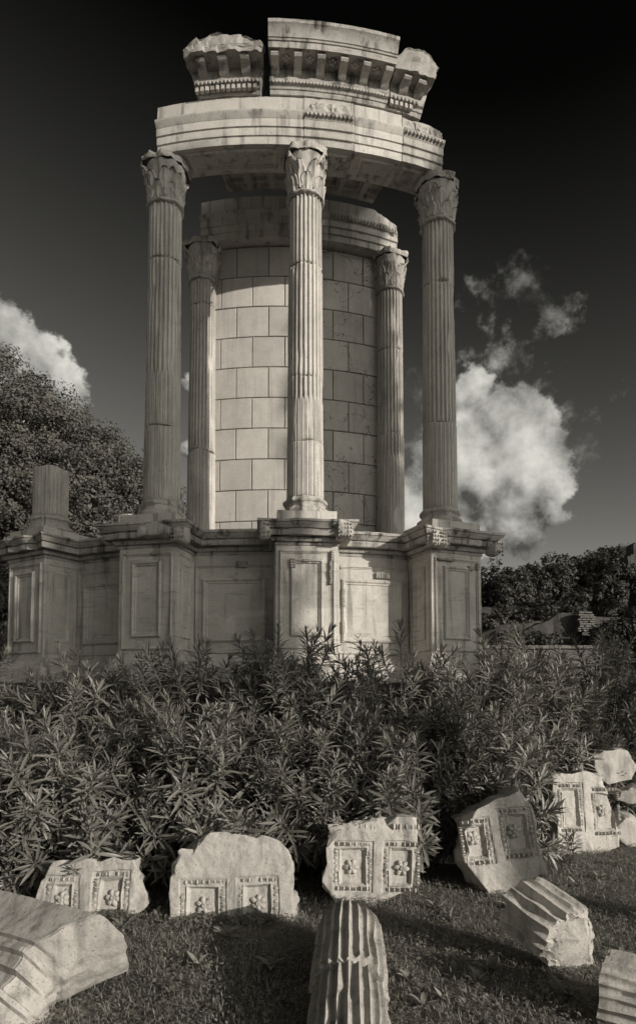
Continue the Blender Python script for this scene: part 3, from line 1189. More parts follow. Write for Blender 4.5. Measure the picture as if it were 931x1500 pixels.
# ------------------------------------------------------------------ fallen carved stones
def carved(name, outline, thick, relief, res=.009, seed=0, amp=.012, flare=.03, mat='block', parent=None, jag=.02, chips=9, ragged=.05):
    """stone whose front face lies in x,z (facing -y), cut to a convex outline, with relief; sides and back are rough"""
    xs = [p[0] for p in outline]
    zs = [p[1] for p in outline]
    x0, x1, z0, z1 = min(xs) - .01, max(xs) + .01, min(zs) - .01, max(zs) + .01
    nx, nz = int((x1 - x0) / res) + 2, int((z1 - z0) / res) + 2
    me = bpy.data.meshes.new(name)
    vs = [(x0 + (x1 - x0) * i / (nx - 1), 0, z0 + (z1 - z0) * j / (nz - 1)) for j in range(nz) for i in range(nx)]
    fs = [(j * nx + i, j * nx + i + 1, (j + 1) * nx + i + 1, (j + 1) * nx + i) for j in range(nz - 1) for i in range(nx - 1)]
    me.from_pydata(vs, [], fs)
    bm = bmesh.new()
    bm.from_mesh(me)
    n = len(outline)
    cx, cz = sum(xs) / n, sum(zs) / n
    for k in range(n):
        a, b = outline[k], outline[(k + 1) % n]
        no = Vector((b[1] - a[1], 0, -(b[0] - a[0]))).normalized()
        if no.dot(Vector((a[0] - cx, 0, a[1] - cz))) < 0:
            no = -no
        bmesh.ops.bisect_plane(bm, geom=bm.verts[:] + bm.edges[:] + bm.faces[:], dist=1e-5, plane_co=(a[0], 0, a[1]), plane_no=no, clear_outer=True)
    o = Vector((seed * 3.7, seed * 1.9, seed * 2.3))
    edge = [e for e in bm.edges if e.is_boundary]
    bv = set(v for e in edge for v in e.verts)
    # worn arris: distance to the outline rounds the front edge
    def edist(x, z):
        d = 9
        for k in range(n):
            a, b = outline[k], outline[(k + 1) % n]
            ex, ez = b[0] - a[0], b[1] - a[1]
            L = math.hypot(ex, ez)
            d = min(d, abs((x - a[0]) * ez - (z - a[1]) * ex) / L)
        return d
    rk = random.Random(seed * 31 + 5)
    NK = 19
    knots = [rk.random() ** 1.6 for _ in range(NK)]

    def rag(x, z):
        a_ = (math.atan2(z - cz, x - cx) % (2 * math.pi)) / (2 * math.pi) * NK
        i_ = int(a_) % NK
        f_ = a_ - int(a_)
        return knots[i_] * (1 - f_) + knots[(i_ + 1) % NK] * f_
    for v in bm.verts:
        x, z = v.co.x, v.co.z
        d = relief(x, z)
        ed = edist(x, z)
        q = Vector((x, 0, z)) * 7 + o
        wear = .005 + .012 * max(0, mn.noise(q))
        if ed < wear:
            d = max(d, 0) + (wear - ed) ** 1.2 * 1.3
        big = mn.noise(Vector((x, 0, z)) * 3.2 + o)
        d += max(0, big - .42) * .07
        d += .006 * mn.noise(Vector((x, 0, z)) * 16 + o) + .003 * mn.noise(Vector((x, 0, z)) * 45 + o)
        v.co.y = d
    cur = edge
    steps = 7
    prev = 0
    for s in range(1, steps + 1):
        r = bmesh.ops.extrude_edge_only(bm, edges=cur)
        nv = [g for g in r['geom'] if isinstance(g, bmesh.types.BMVert)]
        cur = [g for g in r['geom'] if isinstance(g, bmesh.types.BMEdge) and g.is_boundary]
        k = s / steps
        fl = flare * (math.sin(math.pi * k * .85)) - flare * (math.sin(math.pi * prev * .85))
        for v in nv:
            d = Vector((v.co.x - cx, 0, v.co.z - cz))
            if d.length > 0:
                d.normalize()
            v.co += d * fl + Vector((0, thick / steps, 0))
            q = Vector((v.co.x, v.co.y, v.co.z))
            vd = mn.voronoi(q * 6.5 + o)[0]
            v.co -= d * (vd[0] - .25) * jag * .9
            v.co += (mn.noise_vector(q * 7 + o) * .4 + mn.noise_vector(q * 2.6 + o) * .55 + mn.noise_vector(q * 22 + o) * .25) * jag
        prev = k
    bmesh.ops.contextual_create(bm, geom=cur)
    bmesh.ops.triangulate(bm, faces=[f for f in bm.faces if len(f.verts) > 4])
    for v in bm.verts:
        q = v.co * 5 + o
        v.co += mn.noise_vector(q) * amp
        ed = edist(v.co.x, v.co.z) if v.co.y < .05 else 0
        if ed < .11 and v.co.z > min(zs) + .06:
            kk = (1 - ed / .11) * ragged * rag(v.co.x, v.co.z)
            L_ = math.hypot(v.co.x - cx, v.co.z - cz) + 1e-6
            v.co.x -= (v.co.x - cx) / L_ * kk
            v.co.z -= (v.co.z - cz) / L_ * kk
    # flat fractures along the arrises
    rc = random.Random(seed * 17 + 1)
    for c_ in range(chips):
        k = rc.randrange(n)
        a, b = outline[k], outline[(k + 1) % n]
        tt = rc.random()
        ex, ez = a[0] + (b[0] - a[0]) * tt, a[1] + (b[1] - a[1]) * tt
        if ez < min(zs) + .10:
            continue
        ow = Vector((ex - cx, 0, ez - cz)).normalized()
        nn = (ow * rc.uniform(.5, 1.3) + Vector((rc.uniform(-.4, .4), -rc.uniform(.2, 1.1), rc.uniform(-.3, .4)))).normalized()
        pc_ = Vector((ex, 0, ez)) - nn * rc.uniform(.008, .034)
        for v in bm.verts:
            dd = (v.co - pc_).dot(nn)
            dl = (v.co - pc_).length
            if dd > 0 and dl < .15:
                lo = .006 * mn.noise(v.co * 24 + o) + .010 * mn.noise(v.co * 8 + o)
                if dd > lo:
                    v.co -= nn * (dd - lo) * min(1, (.15 - dl) / .03)
    bmesh.ops.recalc_face_normals(bm, faces=bm.faces)
    bm.to_mesh(me)
    bm.free()
    return finish(me, name, mat, parent, smooth=30, recalc=False)


def panel_relief(panels, band=.052, d1=.012, d2=.040):
    def f(x, z):
        for (x0, z0, x1, z1) in panels:
            m_ = min(x - x0, x1 - x, z - z0, z1 - z)
            if m_ > 0:
                if m_ < .008:
                    return d1 * m_ / .008
                if m_ < band:
                    return d1
                if m_ < band + .012:
                    return d1 + (d2 - d1) * (m_ - band) / .012 * .5 - .012
                if m_ < band + .022:
                    return d2 * .6
                return d2
        return 0.0
    return f


def egg_frame(panel, band, d1, seed, sides='lrtb'):
    x0, z0, x1, z1 = panel
    mb = MB()
    rr = random.Random(seed)
    pit = .040
    m_ = band / 2 + .003
    lines = []
    if 'b' in sides:
        lines.append((x0 + m_, z0 + m_, x1 - m_, z0 + m_))
    if 't' in sides:
        lines.append((x0 + m_, z1 - m_, x1 - m_, z1 - m_))
    if 'l' in sides:
        lines.append((x0 + m_, z0 + m_ * 2.2, x0 + m_, z1 - m_ * 2.2))
    if 'r' in sides:
        lines.append((x1 - m_, z0 + m_ * 2.2, x1 - m_, z1 - m_ * 2.2))
    for (ax, az, bx, bz) in lines:
        L = math.hypot(bx - ax, bz - az)
        n = max(1, int(L / pit))
        hor = abs(bx - ax) > abs(bz - az)
        for k in range(n):
            t = (k + .5) / n
            x, z = ax + (bx - ax) * t, az + (bz - az) * t
            s = rr.uniform(.8, 1.05)
            if rr.random() < .06:
                continue
            mb.ball((x, d1 + .001, z), (.0115 * s if hor else .019 * s, .018 * s, .019 * s if hor else .0115 * s), None, 7, 5)
            tx, tz = ax + (bx - ax) * (t + .5 / n), az + (bz - az) * (t + .5 / n)
            mb.ball((tx, d1 + .002, tz), (.003 if hor else .02, .010, .02 if hor else .003), None, 5, 4)
            for s2 in (-1, 1):
                mb.ball((x + (.0155 * s2 if hor else 0), d1 + .002, z + (0 if hor else .0155 * s2)), (.0025 if hor else .020, .012, .020 if hor else .0025), None, 5, 4)
    mb.rough(.003, 22, seed)
    return mb


def rosette(x, z, y, r, seed, petals=6):
    mb = MB()
    rr = random.Random(seed)
    a0 = rr.random() * 6
    for k in range(petals):
        a = a0 + 2 * math.pi * k / petals
        mt_ = Matrix.Rotation(-a, 3, 'Y') @ Matrix.Rotation(R_(14), 3, 'Z')
        mb.ball((x + r * .58 * math.cos(a), y - .008, z + r * .58 * math.sin(a)), (r * .44, .017, r * .31), mt_, 9, 6)
    mb.ball((x, y - .014, z), (r * .27, .022, r * .27), None, 9, 6)
    for k in range(9):
        a = 2 * math.pi * k / 9
        mb.ball((x + r * .2 * math.cos(a), y - .032, z + r * .2 * math.sin(a)), (.006, .006, .006), None, 5, 4)
    mb.rough(.004, 25, seed)
    return mb


def coffer_stone(label, base_px, d, outline_px, panels_px, ros_px, thick, seed, tilt=8, yaw=0, roll=0.0, strips=(), group='coffer stones set out on the grass', flare=.004, sink=.03, jag=.03, ragged=.045):
    k = d / 942.644
    bx, by = base_px
    loc = at_d(bx, by, d)
    loc.z = -sink
    t = thing('coffer_stone', label, 'stone block', loc, (R_(-tilt), 0, R_(yaw)), group)
    cf = 1 / math.cos(R_(tilt))

    def L(p):
        return ((p[0] - bx) * k, (by - p[1]) * k * cf + sink)
    out = [L(p) for p in outline_px]
    # the stone goes a little into the earth
    zmin = min(p[1] for p in out)
    pans = []
    for (a, b, c, dd) in panels_px:
        p, q = L((a, dd)), L((c, b))
        pans.append((p[0], p[1], q[0], q[1]))
    cosr, sinr = math.cos(R_(roll)), math.sin(R_(roll))
    pc = (sum(p[0] for p in out) / len(out), sum(p[1] for p in out) / len(out))

    def unroll(x, z):
        x, z = x - pc[0], z - pc[1]
        return x * cosr + z * sinr + pc[0], -x * sinr + z * cosr + pc[1]

    def reroll(mb):
        mb.v = [((x - pc[0]) * cosr - (z - pc[1]) * sinr + pc[0], y, (x - pc[0]) * sinr + (z - pc[1]) * cosr + pc[1]) for x, y, z in mb.v]
        return mb
    pr = panel_relief(pans)
    carved('stone_body', out, thick, lambda x, z: pr(*unroll(x, z)), seed=seed, parent=t, flare=flare, jag=jag, ragged=ragged)
    for q, p in enumerate(pans):
        mb = reroll(egg_frame(p, .052, .012, seed * 5 + q))
        mb.v = [v for v in mb.v]
        mb.build('egg_and_dart_border', 'block', t, kind='stuff')
    for q, p in enumerate(strips):
        a, b = L((p[0], p[3])), L((p[2], p[1]))
        mb = MB()
        n = max(2, int((b[0] - a[0]) / .042))
        for i in range(n):
            mb.ball((a[0] + (b[0] - a[0]) * (i + .5) / n, .004, (a[1] + b[1]) / 2), (.014, .018, .024), None, 7, 5)
            mb.ball((a[0] + (b[0] - a[0]) * (i + 1) / n, .004, (a[1] + b[1]) / 2), (.004, .012, .024), None, 5, 4)
        mb.rough(.004, 22, seed + q)
        reroll(mb).build('egg_and_dart_strip', 'block', t, kind='stuff')
    for q, p in enumerate(ros_px):
        x, z = L(p)
        x, z = unroll(x, z)
        reroll(rosette(x, z, .034, .062, seed * 3 + q)).build('rosette', 'block', t)
    return t


coffer_stone('shaded coffer stone with two flower panels half hidden under the oleander behind the moulded slab', (130, 1338), 4.72,
             [(48, 1318), (58, 1266), (80, 1256), (195, 1254), (206, 1275), (212, 1322), (184, 1345), (48, 1345)],
             [(61, 1280, 113, 1352), (129, 1273, 186, 1352)], [(86, 1314), (161, 1311)], .35, 2, tilt=14)
coffer_stone('sunlit coffer stone with a ragged top and two flower panels cut off by the grass', (338, 1343), 4.66,
             [(246, 1262), (250, 1348), (429, 1348), (430, 1252), (412, 1232), (395, 1226), (326, 1214), (290, 1220), (256, 1246)],
             [(262, 1283, 332, 1362), (345, 1281, 408, 1362)], [(299, 1321), (377, 1319)], .30, 4, tilt=8, yaw=3, ragged=.03)
coffer_stone('sunlit coffer stone with two complete flower panels behind the fluted shaft', (545, 1320), 5.02,
             [(480, 1205), (470, 1296), (494, 1318), (540, 1323), (610, 1299), (621, 1193)],
             [(487, 1231, 548, 1303), (561, 1230, 618, 1304)], [(516, 1268), (590, 1270)], .30, 6, tilt=8, yaw=2, roll=-1.5,
             strips=[(524, 1206, 549, 1216), (573, 1205, 618, 1216)])
coffer_stone('big tilted coffer stone with a dark rough flank and bare lower half', (752, 1304), 5.24,
             [(685, 1196), (735, 1168), (778, 1153), (793, 1178), (803, 1276), (724, 1310), (684, 1256)],
             [(676, 1192, 727, 1260), (738, 1182, 792, 1256)], [(699, 1224), (761, 1215)], .42, 8, tilt=10, yaw=3, roll=5, flare=.06, ragged=.02)
coffer_stone('upright coffer stone with an oleander sprig in front, standing beyond the tilted one', (866, 1248), 6.56,
             [(812, 1130), (860, 1124), (896, 1129), (907, 1160), (917, 1218), (914, 1240), (848, 1251), (812, 1246)],
             [(818, 1145, 861, 1216), (873, 1151, 922, 1222)], [(892, 1186)], .45, 11, tilt=6, yaw=12, roll=-1)

# moulded architrave slab in the near corner
A = Vector((.86, -.50, .0)).normalized()
Bd = Vector((-.40, -.72, -.56))
Bd = (Bd - A * Bd.dot(A)).normalized()
Nn = A.cross(-Bd).normalized()      # out of the face
if Nn.z < 0:
    Nn = -Nn
slab_o = at_d(146, 1339, 3.22)
t = thing('moulded_slab', 'large fallen architrave slab with worn stepped mouldings and a broken end', 'stone block', slab_o)
SPROF = [(0, 0), (.215, .0), (.222, -.026), (.244, -.028), (.250, -.010), (.272, -.012), (.280, -.044), (.338, -.050), (.348, -.098), (.420, -.104), (.428, -.082),
         (.452, -.084), (.462, -.132), (.545, -.138), (.556, -.176), (.70, -.19)]


def face_n(b):
    for (b0, n0), (b1, n1) in zip(SPROF[:-1], SPROF[1:]):
        if b <= b1:
            return n0 + (n1 - n0) * (b - b0) / (b1 - b0)
    return SPROF[-1][1]


def slab_end(b, n_):
    base = -1.02 * b if b < .27 else -.275 - .16 * (b - .27)
    dp = face_n(b) - n_
    bulge = .10 * math.sin(min(1, dp / .17) * math.pi / 2) if dp < .17 else .10 - .55 * (dp - .17)
    q = Vector((b * 5, n_ * 5, 2.0))
    vq = mn.voronoi(q * 1.5)[0]
    return base + bulge + .03 * mn.noise(q) - .05 * (vq[0] - .3) + .014 * mn.noise(q * 3) + .008 * mn.noise(q * 9)


def slab_p(a_, b, n_):
    q = Vector((a_, b, n_))
    w_ = .006 * mn.noise(q * 6) + .003 * mn.noise(q * 22) - .05 * max(0, mn.noise(Vector((a_ * 2.3, b * 2.3, 8))) - .35)
    return A * a_ + Bd * (b + .004 * mn.noise(q * 9 + Vector((3, 3, 3)))) + Nn * (n_ + w_)


sb = MB()
bs = sorted(set([round(.012 * k, 4) for k in range(19)] + [p_[0] for p_ in SPROF] + [round(.222 + .010 * k, 4) for k in range(48)]))
NA = 90


def top_fn(i, j):
    b_ = bs[j]
    n_ = face_n(b_)
    e_ = slab_end(b_, n_)
    u_ = 1 - (1 - i / (NA - 1)) ** 1.4
    ed_ = max(0, 1 - (1 - u_) * 1.5 / .02) if u_ > .985 else 0
    return slab_p(-1.5 + (e_ + 1.5) * u_, b_, n_ - .010 * ed_)


sb.grid(NA, len(bs), top_fn)
NJ = 26
sb.grid(len(bs), NJ, lambda i, j: slab_p(slab_end(bs[i], face_n(bs[i]) + (-.45 - face_n(bs[i])) * j / (NJ - 1)), bs[i], face_n(bs[i]) + (-.45 - face_n(bs[i])) * j / (NJ - 1)))
for bb in (0.0, bs[-1]):
    sb.grid(40, 12, lambda i, j: slab_p(-1.5 + (slab_end(bb, face_n(bb) + (-.45 - face_n(bb)) * j / 11) + 1.5) * i / 39, bb, face_n(bb) + (-.45 - face_n(bb)) * j / 11))
sb.build('stone_body', 'block', t, smooth=32)


# fallen pieces of fluted shafts
def shaft_piece(label, p0, p1, r0, r1, seed, cap0=.05, cap1=.05, rows=20, breaks=None, depth=.020, amp=.006, nf=20, dome=0.0):
    p0, p1 = Vector(p0), Vector(p1)
    ax = (p1 - p0)
    L = ax.length
    ax.normalize()
    mid = (p0 + p1) / 2
    t = thing('fluted_shaft', label, 'column shaft', (mid.x, mid.y, min(p0.z - r0, p1.z - r1)), group='fallen pieces of fluted column')
    off = Vector(t.location)
    u = ax.cross(Vector((0, 0, 1))).normalized()
    v = u.cross(ax)
    cuts = [0] + (breaks or []) + [1]
    rng = random.Random(seed)
    for c in range(len(cuts) - 1):
        a, b = cuts[c], cuts[c + 1]
        mb = MB()
        n = nf * len(FT)
        rws = max(7, int(rows * (b - a)))
        sd = rng.random() * 30
        rad_cap = 4
        scale_c = 1 - .0 * c
        seq = [('c0', k / rad_cap) for k in range(1, rad_cap + 1)] + [('s', k / rws) for k in range(1, rws)] + [('c1', 1 - k / rad_cap) for k in range(0, rad_cap)]

        def fn(i, j):
            k, q = divmod(i, len(FT))
            tt = FT[q]
            an = 2 * math.pi * (k + tt) / nf
            s = (tt - .5) / .42
            d = depth * math.sqrt(max(0, 1 - s * s)) if abs(s) < 1 else 0
            ca, sa = math.cos(an), math.sin(an)
            kind, h = seq[j]
            tl = a if kind == 'c0' else (b if kind == 'c1' else a + (b - a) * h)
            r = (r0 + (r1 - r0) * tl) - d
            wob = mn.noise(Vector((ca * 1.4 + sd, sa * 1.4, 0)))
            e0 = (cap0 if c == 0 else .16) * wob
            e1 = (cap1 if c == len(cuts) - 2 else .03) * mn.noise(Vector((ca * 1.4 + sd, sa * 1.4, 7)))
            if kind == 'c0':
                f_ = h
                pos = a * L + e0 * h + (.035 if c else .0)
                rr = r * (f_ ** .8) * (.985 if h == 1 else .93)
            elif kind == 'c1':
                f_ = h
                pos = b * L + e1 * h + .02 * (1 - h) * (1 if c == len(cuts) - 2 else 0)
                rr = r * (f_ ** .8) * (.985 if h == 1 else .93)
            else:
                pos = (a + (b - a) * h) * L + e0 * (1 - h) ** 4 + e1 * h ** 4
                rr = r
            er = mn.noise(Vector((ca * 2 + sd, sa * 2, pos * 4)))
            rr -= max(0, er - .25) * .05 * (1 if kind == 's' else .6)
            if c:
                rr += .014
            if dome and c == len(cuts) - 2:
                hh = max(0, (pos / L - (1 - dome * .5)) / (dome * .5))
                rr *= 1 - .22 * min(1, hh) ** 2.5
            P = p0 + ax * pos + (u * ca + v * sa) * rr
            return P
        mb.grid(n, len(seq), fn, wrap=True)
        mb.f.append(tuple(range(n))[::-1])
        mb.f.append(tuple((len(seq) - 1) * n + i for i in range(n)))
        mb.rough(amp, 10, seed)
        mb.build('drum', 'block', t, off=tuple(off), smooth=45)
    return t


shaft_piece('long sunken fluted shaft broken in two, running towards the coffer stone with two complete panels', (.085, 2.05, -.09), (.20, 4.14, .165), .212, .188, 5, breaks=[.63], cap0=.03, cap1=.10, nf=24, depth=.024, dome=.20)


def broken_drum():
    c = at_d(812, 1360, 3.84)
    t = shaft_piece('short broken fluted drum with a big fractured face, lying on the weeds', c + Vector((-.15, .17, .10)), c + Vector((.17, -.18, -.10)), .20, .205, 23, cap0=.08, cap1=.10, nf=18, depth=.026, amp=.007, rows=30)
    return t


drum = broken_drum()
# the lower front of this drum is split away in flat facets
me = drum.children[0].data
cc = Vector((0, 0, 0))
pts = [Vector(v.co) for v in me.vertices]
cen = sum(pts, Vector()) / len(pts)
for v in me.vertices:
    for (nx, ny, nz, lim) in ((.15, -.86, -.30, .105), (.80, -.45, .1, .165), (.55, -.55, .50, .20), (-.45, -.75, -.45, .185)):
        nn = Vector((nx, ny, nz)).normalized()
        d = (v.co - cen).dot(nn)
        q = lim + .022 * mn.noise(v.co * 9) + .008 * mn.noise(v.co * 30)
        if d > q:
            v.co -= nn * (d - q)
me.set_sharp_from_angle(angle=R_(28))

shaft_piece('fluted shaft piece lying at the grass edge below the broken drum', at_d(908, 1468, 3.22) + Vector((-.03, .12, 0)), at_d(908, 1468, 3.22) + Vector((.85, -.32, -.06)), .205, .21, 31, cap0=.04, nf=24, depth=.020)


# loose rubble beyond the coffer stones
def rubble(label, c, size, seed, rot=0.0):
    t = thing('rubble_stone', label, 'stone', (c[0], c[1], c[2] - size[2] / 2), (0, 0, rot), 'loose stones by the oleander')
    out = []
    rr = random.Random(seed)
    n = 7
    for k in range(n):
        a = 2 * math.pi * k / n + rr.uniform(-.2, .2)
        out.append((size[0] / 2 * math.cos(a) * rr.uniform(.85, 1.1), size[2] / 2 + size[2] / 2 * math.sin(a) * rr.uniform(.85, 1.05)))
    # convex order
    carved('stone_body', out, size[1], lambda x, z: .03 * mn.noise(Vector((x * 6, z * 6, seed))), res=.025, seed=seed, amp=.015, parent=t, jag=.03)
    return t


p = at_d(902, 1120, 7.5)
rubble('pale broken block lying on top of the loose stones by the oleander', (p.x, p.y, p.z), (.62, .45, .46), 3, R_(12))
p = at_d(926, 1166, 7.2)
rubble('small dark rounded stone wedged between the pale block and the squared one', (p.x, p.y, p.z), (.38, .3, .22), 5, R_(-10))
p = at_d(932, 1206, 6.9)
rubble('squared grey stone under the loose rubble by the oleander', (p.x, p.y, .17), (.50, .4, .42), 8, R_(8))


# ------------------------------------------------------------------ oleander
def leaf_strip(mb, base, direction, up, L, wd, droop, n=4):
    d = Vector(direction).normalized()
    side = d.cross(Vector(up))
    if side.length < 1e-4:
        side = d.cross(Vector((1, 0, .2)))
    side.normalize()
    nrm = side.cross(d).normalized()
    vs = []
    p = Vector(base)
    prof = [.18, .75, 1.0, .78, .10] if n == 4 else [.2, 1.0, .1]
    dd = d.copy()
    for j in range(n + 1):
        w_ = wd * prof[j] / 2
        vs += [p - side * w_ + nrm * w_ * .45, p, p + side * w_ + nrm * w_ * .45]
        dd = (dd - Vector((0, 0, 1)) * droop / n).normalized()
        p = p + dd * (L / n)
    fs = []
    for j in range(n):
        for q in (0, 1):
            a = j * 3 + q
            fs.append((a, a + 1, a + 4, a + 3))
    mb.add(vs, fs)


def shoot_mesh(seed, length, whorls, spread):
    rr = random.Random(seed)
    mb = MB()
    bend = Vector((rr.uniform(-.12, .12), rr.uniform(-.12, .12), 0))
    pts = []
    for k in range(7):
        t = k / 6
        pts.append(Vector((0, 0, length * t)) + bend * t * t * length * 1.5)
    mb.tube(pts, [.0065 - .0042 * k / 6 for k in range(7)], 5)
    stem_faces = len(mb.f)
    for k in range(whorls):
        t = .12 + .88 * (k / (whorls - 1)) ** .85
        c = Vector((0, 0, length * t)) + bend * t * t * length * 1.5
        tip = (t - .5) / .5
        el = R_(10 + 52 * max(0, t) ** 2.0) + rr.uniform(-.18, .18)
        L = (.160 if t < .8 else .160 - .085 * (t - .8) / .2) * rr.uniform(.75, 1.15)
        if t < .3:
            L *= .85
        for q in range(3):
            if rr.random() < .08:
                continue
            a = q * 2.094 + k * 1.05 + rr.uniform(-.25, .25)
            e2 = el + rr.uniform(-.25, .25)
            d = Vector((math.cos(a) * math.cos(e2), math.sin(a) * math.cos(e2), math.sin(e2)))
            leaf_strip(mb, c, d, (0, 0, 1), L, L * .14, spread * (1.2 - t) * rr.uniform(.3, 1.3))
    me = bpy.data.meshes.new('shoot')
    me.from_pydata(mb.v, [], mb.f)
    me.materials.append(M['oleander'])
    me.materials.append(M['stem'])
    idx = [1] * stem_faces + [0] * (len(mb.f) - stem_faces)
    me.polygons.foreach_set('material_index', idx)
    me.shade_smooth()
    me.set_sharp_from_angle(angle=R_(60))
    return me


SHOOTS = [shoot_mesh(10 + k, l, wh, s) for k, (l, wh, s) in enumerate([(.42, 13, .8), (.50, 15, .6), (.36, 12, 1.0), (.60, 17, .7), (.32, 10, .9), (.46, 14, 1.1), (.40, 9, 1.3), (.55, 12, .9)])]


def front_limit(x):
    for lo, hi, v in ((-9, -1.2, 4.75), (-1.2, -.1, 4.78), (-.1, .9, 5.2), (.9, 2.05, 5.85), (2.05, 2.9, 7.15), (2.9, 9, 7.7)):
        if lo <= x < hi:
            return v
    return 5


def oleander(label, x, y, h, rad, seed, n=60, front=False):
    rr = random.Random(seed)
    t = thing('oleander_bush', label, 'shrub', (x, y, ground_z(x, y)), group='oleander hedge in front of the podium')
    st = MB()
    for k in range(n):
        a = rr.uniform(0, 2 * math.pi)
        # positions spread through a broad dome, more on its outside
        q = rr.random() ** .42
        hz = rr.uniform(.06, 1.0) ** .9
        rmax = rad * (1.05 - .55 * max(0, hz - .45) / .55) * (.72 + .28 * min(1, hz * 3))
        px, py = math.cos(a) * rmax * q, math.sin(a) * rmax * q * .9
        me = rr.choice(SHOOTS)
        top = h * (1 - .16 * q * q) * rr.uniform(.86, 1.04)
        z = hz * (top - .42)
        out = (.25 + 1.15 * q * (1 - hz * .72))
        dz = 1.0 - .70 * q * (1 - hz)
        d = Vector((math.cos(a) * out + rr.uniform(-.18, .18), math.sin(a) * out + rr.uniform(-.18, .18), dz)).normalized()
        lim = front_limit(x + px)
        tip = y + py + d.y * .5
        if tip < lim and z < 1.25:
            py += (lim - tip)
        o = bpy.data.objects.new('shoot', me)
        COL.objects.link(o)
        o.parent = t
        o.location = (px, py, max(.05, z))
        ro = d.to_track_quat('Z', 'X').to_matrix() @ Matrix.Rotation(rr.uniform(0, 6.28), 3, 'Z')
        o.rotation_euler = ro.to_euler()
        s = rr.uniform(.8, 1.25)
        o.scale = (s, s, s)
        if k % 3 == 0:
            p0 = Vector((px * .15, py * .15, 0))
            p1 = Vector((px, py, max(.06, z)))
            m_ = (p0 + p1) / 2 + Vector((px * .1, py * .1, .1 * z))
            st.tube([p0, m_, p1], [.014, .010, .006], 5)
    st.build('stem', 'stem', t)
    return t


OL = [  # x, y, height, radius, shoots
    (-3.75, 7.05, 1.80, .80, 60, 'oleander bush in front of the leftmost podium pedestal, beneath the column stump'),
    (-2.55, 7.10, 1.98, .80, 62, 'oleander bush under the left bay of the podium, between stump and standing column'),
    (-1.45, 6.95, 2.10, .80, 66, 'tall oleander bush reaching up against the shaded pedestal of the standing column'),
    (-.30, 6.90, 2.28, .78, 70, 'tallest oleander bush, its tips rising over the sunlit middle pedestal'),
    (.85, 7.00, 2.18, .80, 66, 'oleander bush against the sunlit podium wall right of the middle pedestal'),
    (1.75, 7.10, 2.12, .74, 60, 'oleander bush in front of the podium pedestal nearest the trees'),
    (2.55, 7.85, 2.30, .80, 66, 'oleander bush beside the end of the podium in front of the low wall'),
    (3.65, 8.45, 2.25, .85, 66, 'oleander bush with pale tips behind the loose stones'),
    (4.85, 8.60, 2.05, .85, 50, 'oleander bush past the loose stones, last of the hedge towards the ruins'),
    (-3.35, 5.75, 1.36, .74, 56, 'low oleander bush at the hedge end behind the moulded slab'),
    (-2.25, 5.70, 1.34, .78, 60, 'drooping oleander bush overhanging the shaded coffer stone'),
    (-1.10, 5.90, 1.48, .74, 60, 'oleander bush arching over the ragged-topped coffer stone'),
    (-.05, 6.00, 1.46, .72, 60, 'oleander bush between the two sunlit coffer stones'),
    (.95, 6.05, 1.50, .74, 60, 'oleander bush behind the coffer stone with two complete panels'),
    (1.75, 6.55, 1.60, .66, 60, 'oleander bush behind the big tilted coffer stone'),
    (2.75, 7.75, 1.75, .55, 46, 'oleander bush behind the upright coffer stone'),
]
for k, (x, y, h, r, n, lb) in enumerate(OL):
    oleander(lb, x, y, h + (.22 if y > 6.7 else .10), r, 40 + k, int(n * 3.4))
# a sprig in front of the upright coffer stone
tsp = thing('oleander_sprig', 'small oleander sprig growing in front of the upright coffer stone', 'shrub', at_d(838, 1262, 6.2) * 1.0)
tsp.location.z = 0
for k in range(4):
    o = bpy.data.objects.new('shoot', SHOOTS[4])
    COL.objects.link(o)
    o.parent = tsp
    o.location = (.03 * k - .05, 0, 0.02)
    o.rotation_euler = (R_(-8 + 6 * k), R_(-25 + 16 * k), k)
    o.scale = (.8, .8, .8)


# ------------------------------------------------------------------ leafy trees
def leaves_mesh(name, centres, size, rng, mat, parent, aspect=.62):
    """many bent leaves; centres: (n,3) array with outward normals (n,3)"""
    c, nr = centres
    n = len(c)
    g = np.random.default_rng(rng)
    d = nr + g.normal(0, .42, (n, 3))
    d /= np.linalg.norm(d, axis=1)[:, None]
    u = np.cross(d, g.normal(0, 1, (n, 3)))
    u /= np.linalg.norm(u, axis=1)[:, None]
    v = np.cross(d, u)
    s = (size * g.uniform(.6, 1.35, n))[:, None]
    a = c - u * s * .5
    b = c + v * s * aspect * .5 + d * s * .10
    e = c + u * s * .5
    f = c - v * s * aspect * .5 + d * s * .10
    vs = np.stack([a, b, e, f], 1).reshape(-1, 3)
    me = bpy.data.meshes.new(name)
    me.vertices.add(4 * n)
    me.vertices.foreach_set('co', vs.ravel())
    me.loops.add(4 * n)
    me.loops.foreach_set('vertex_index', np.arange(4 * n, dtype=np.int32))
    me.polygons.add(n)
    me.polygons.foreach_set('loop_start', np.arange(0, 4 * n, 4, dtype=np.int32))
    me.polygons.foreach_set('loop_total', np.full(n, 4, dtype=np.int32))
    me.update(calc_edges=True)
    me.materials.append(M[mat])
    o = bpy.data.objects.new(name, me)
    COL.objects.link(o)
    o.parent = parent
    return o


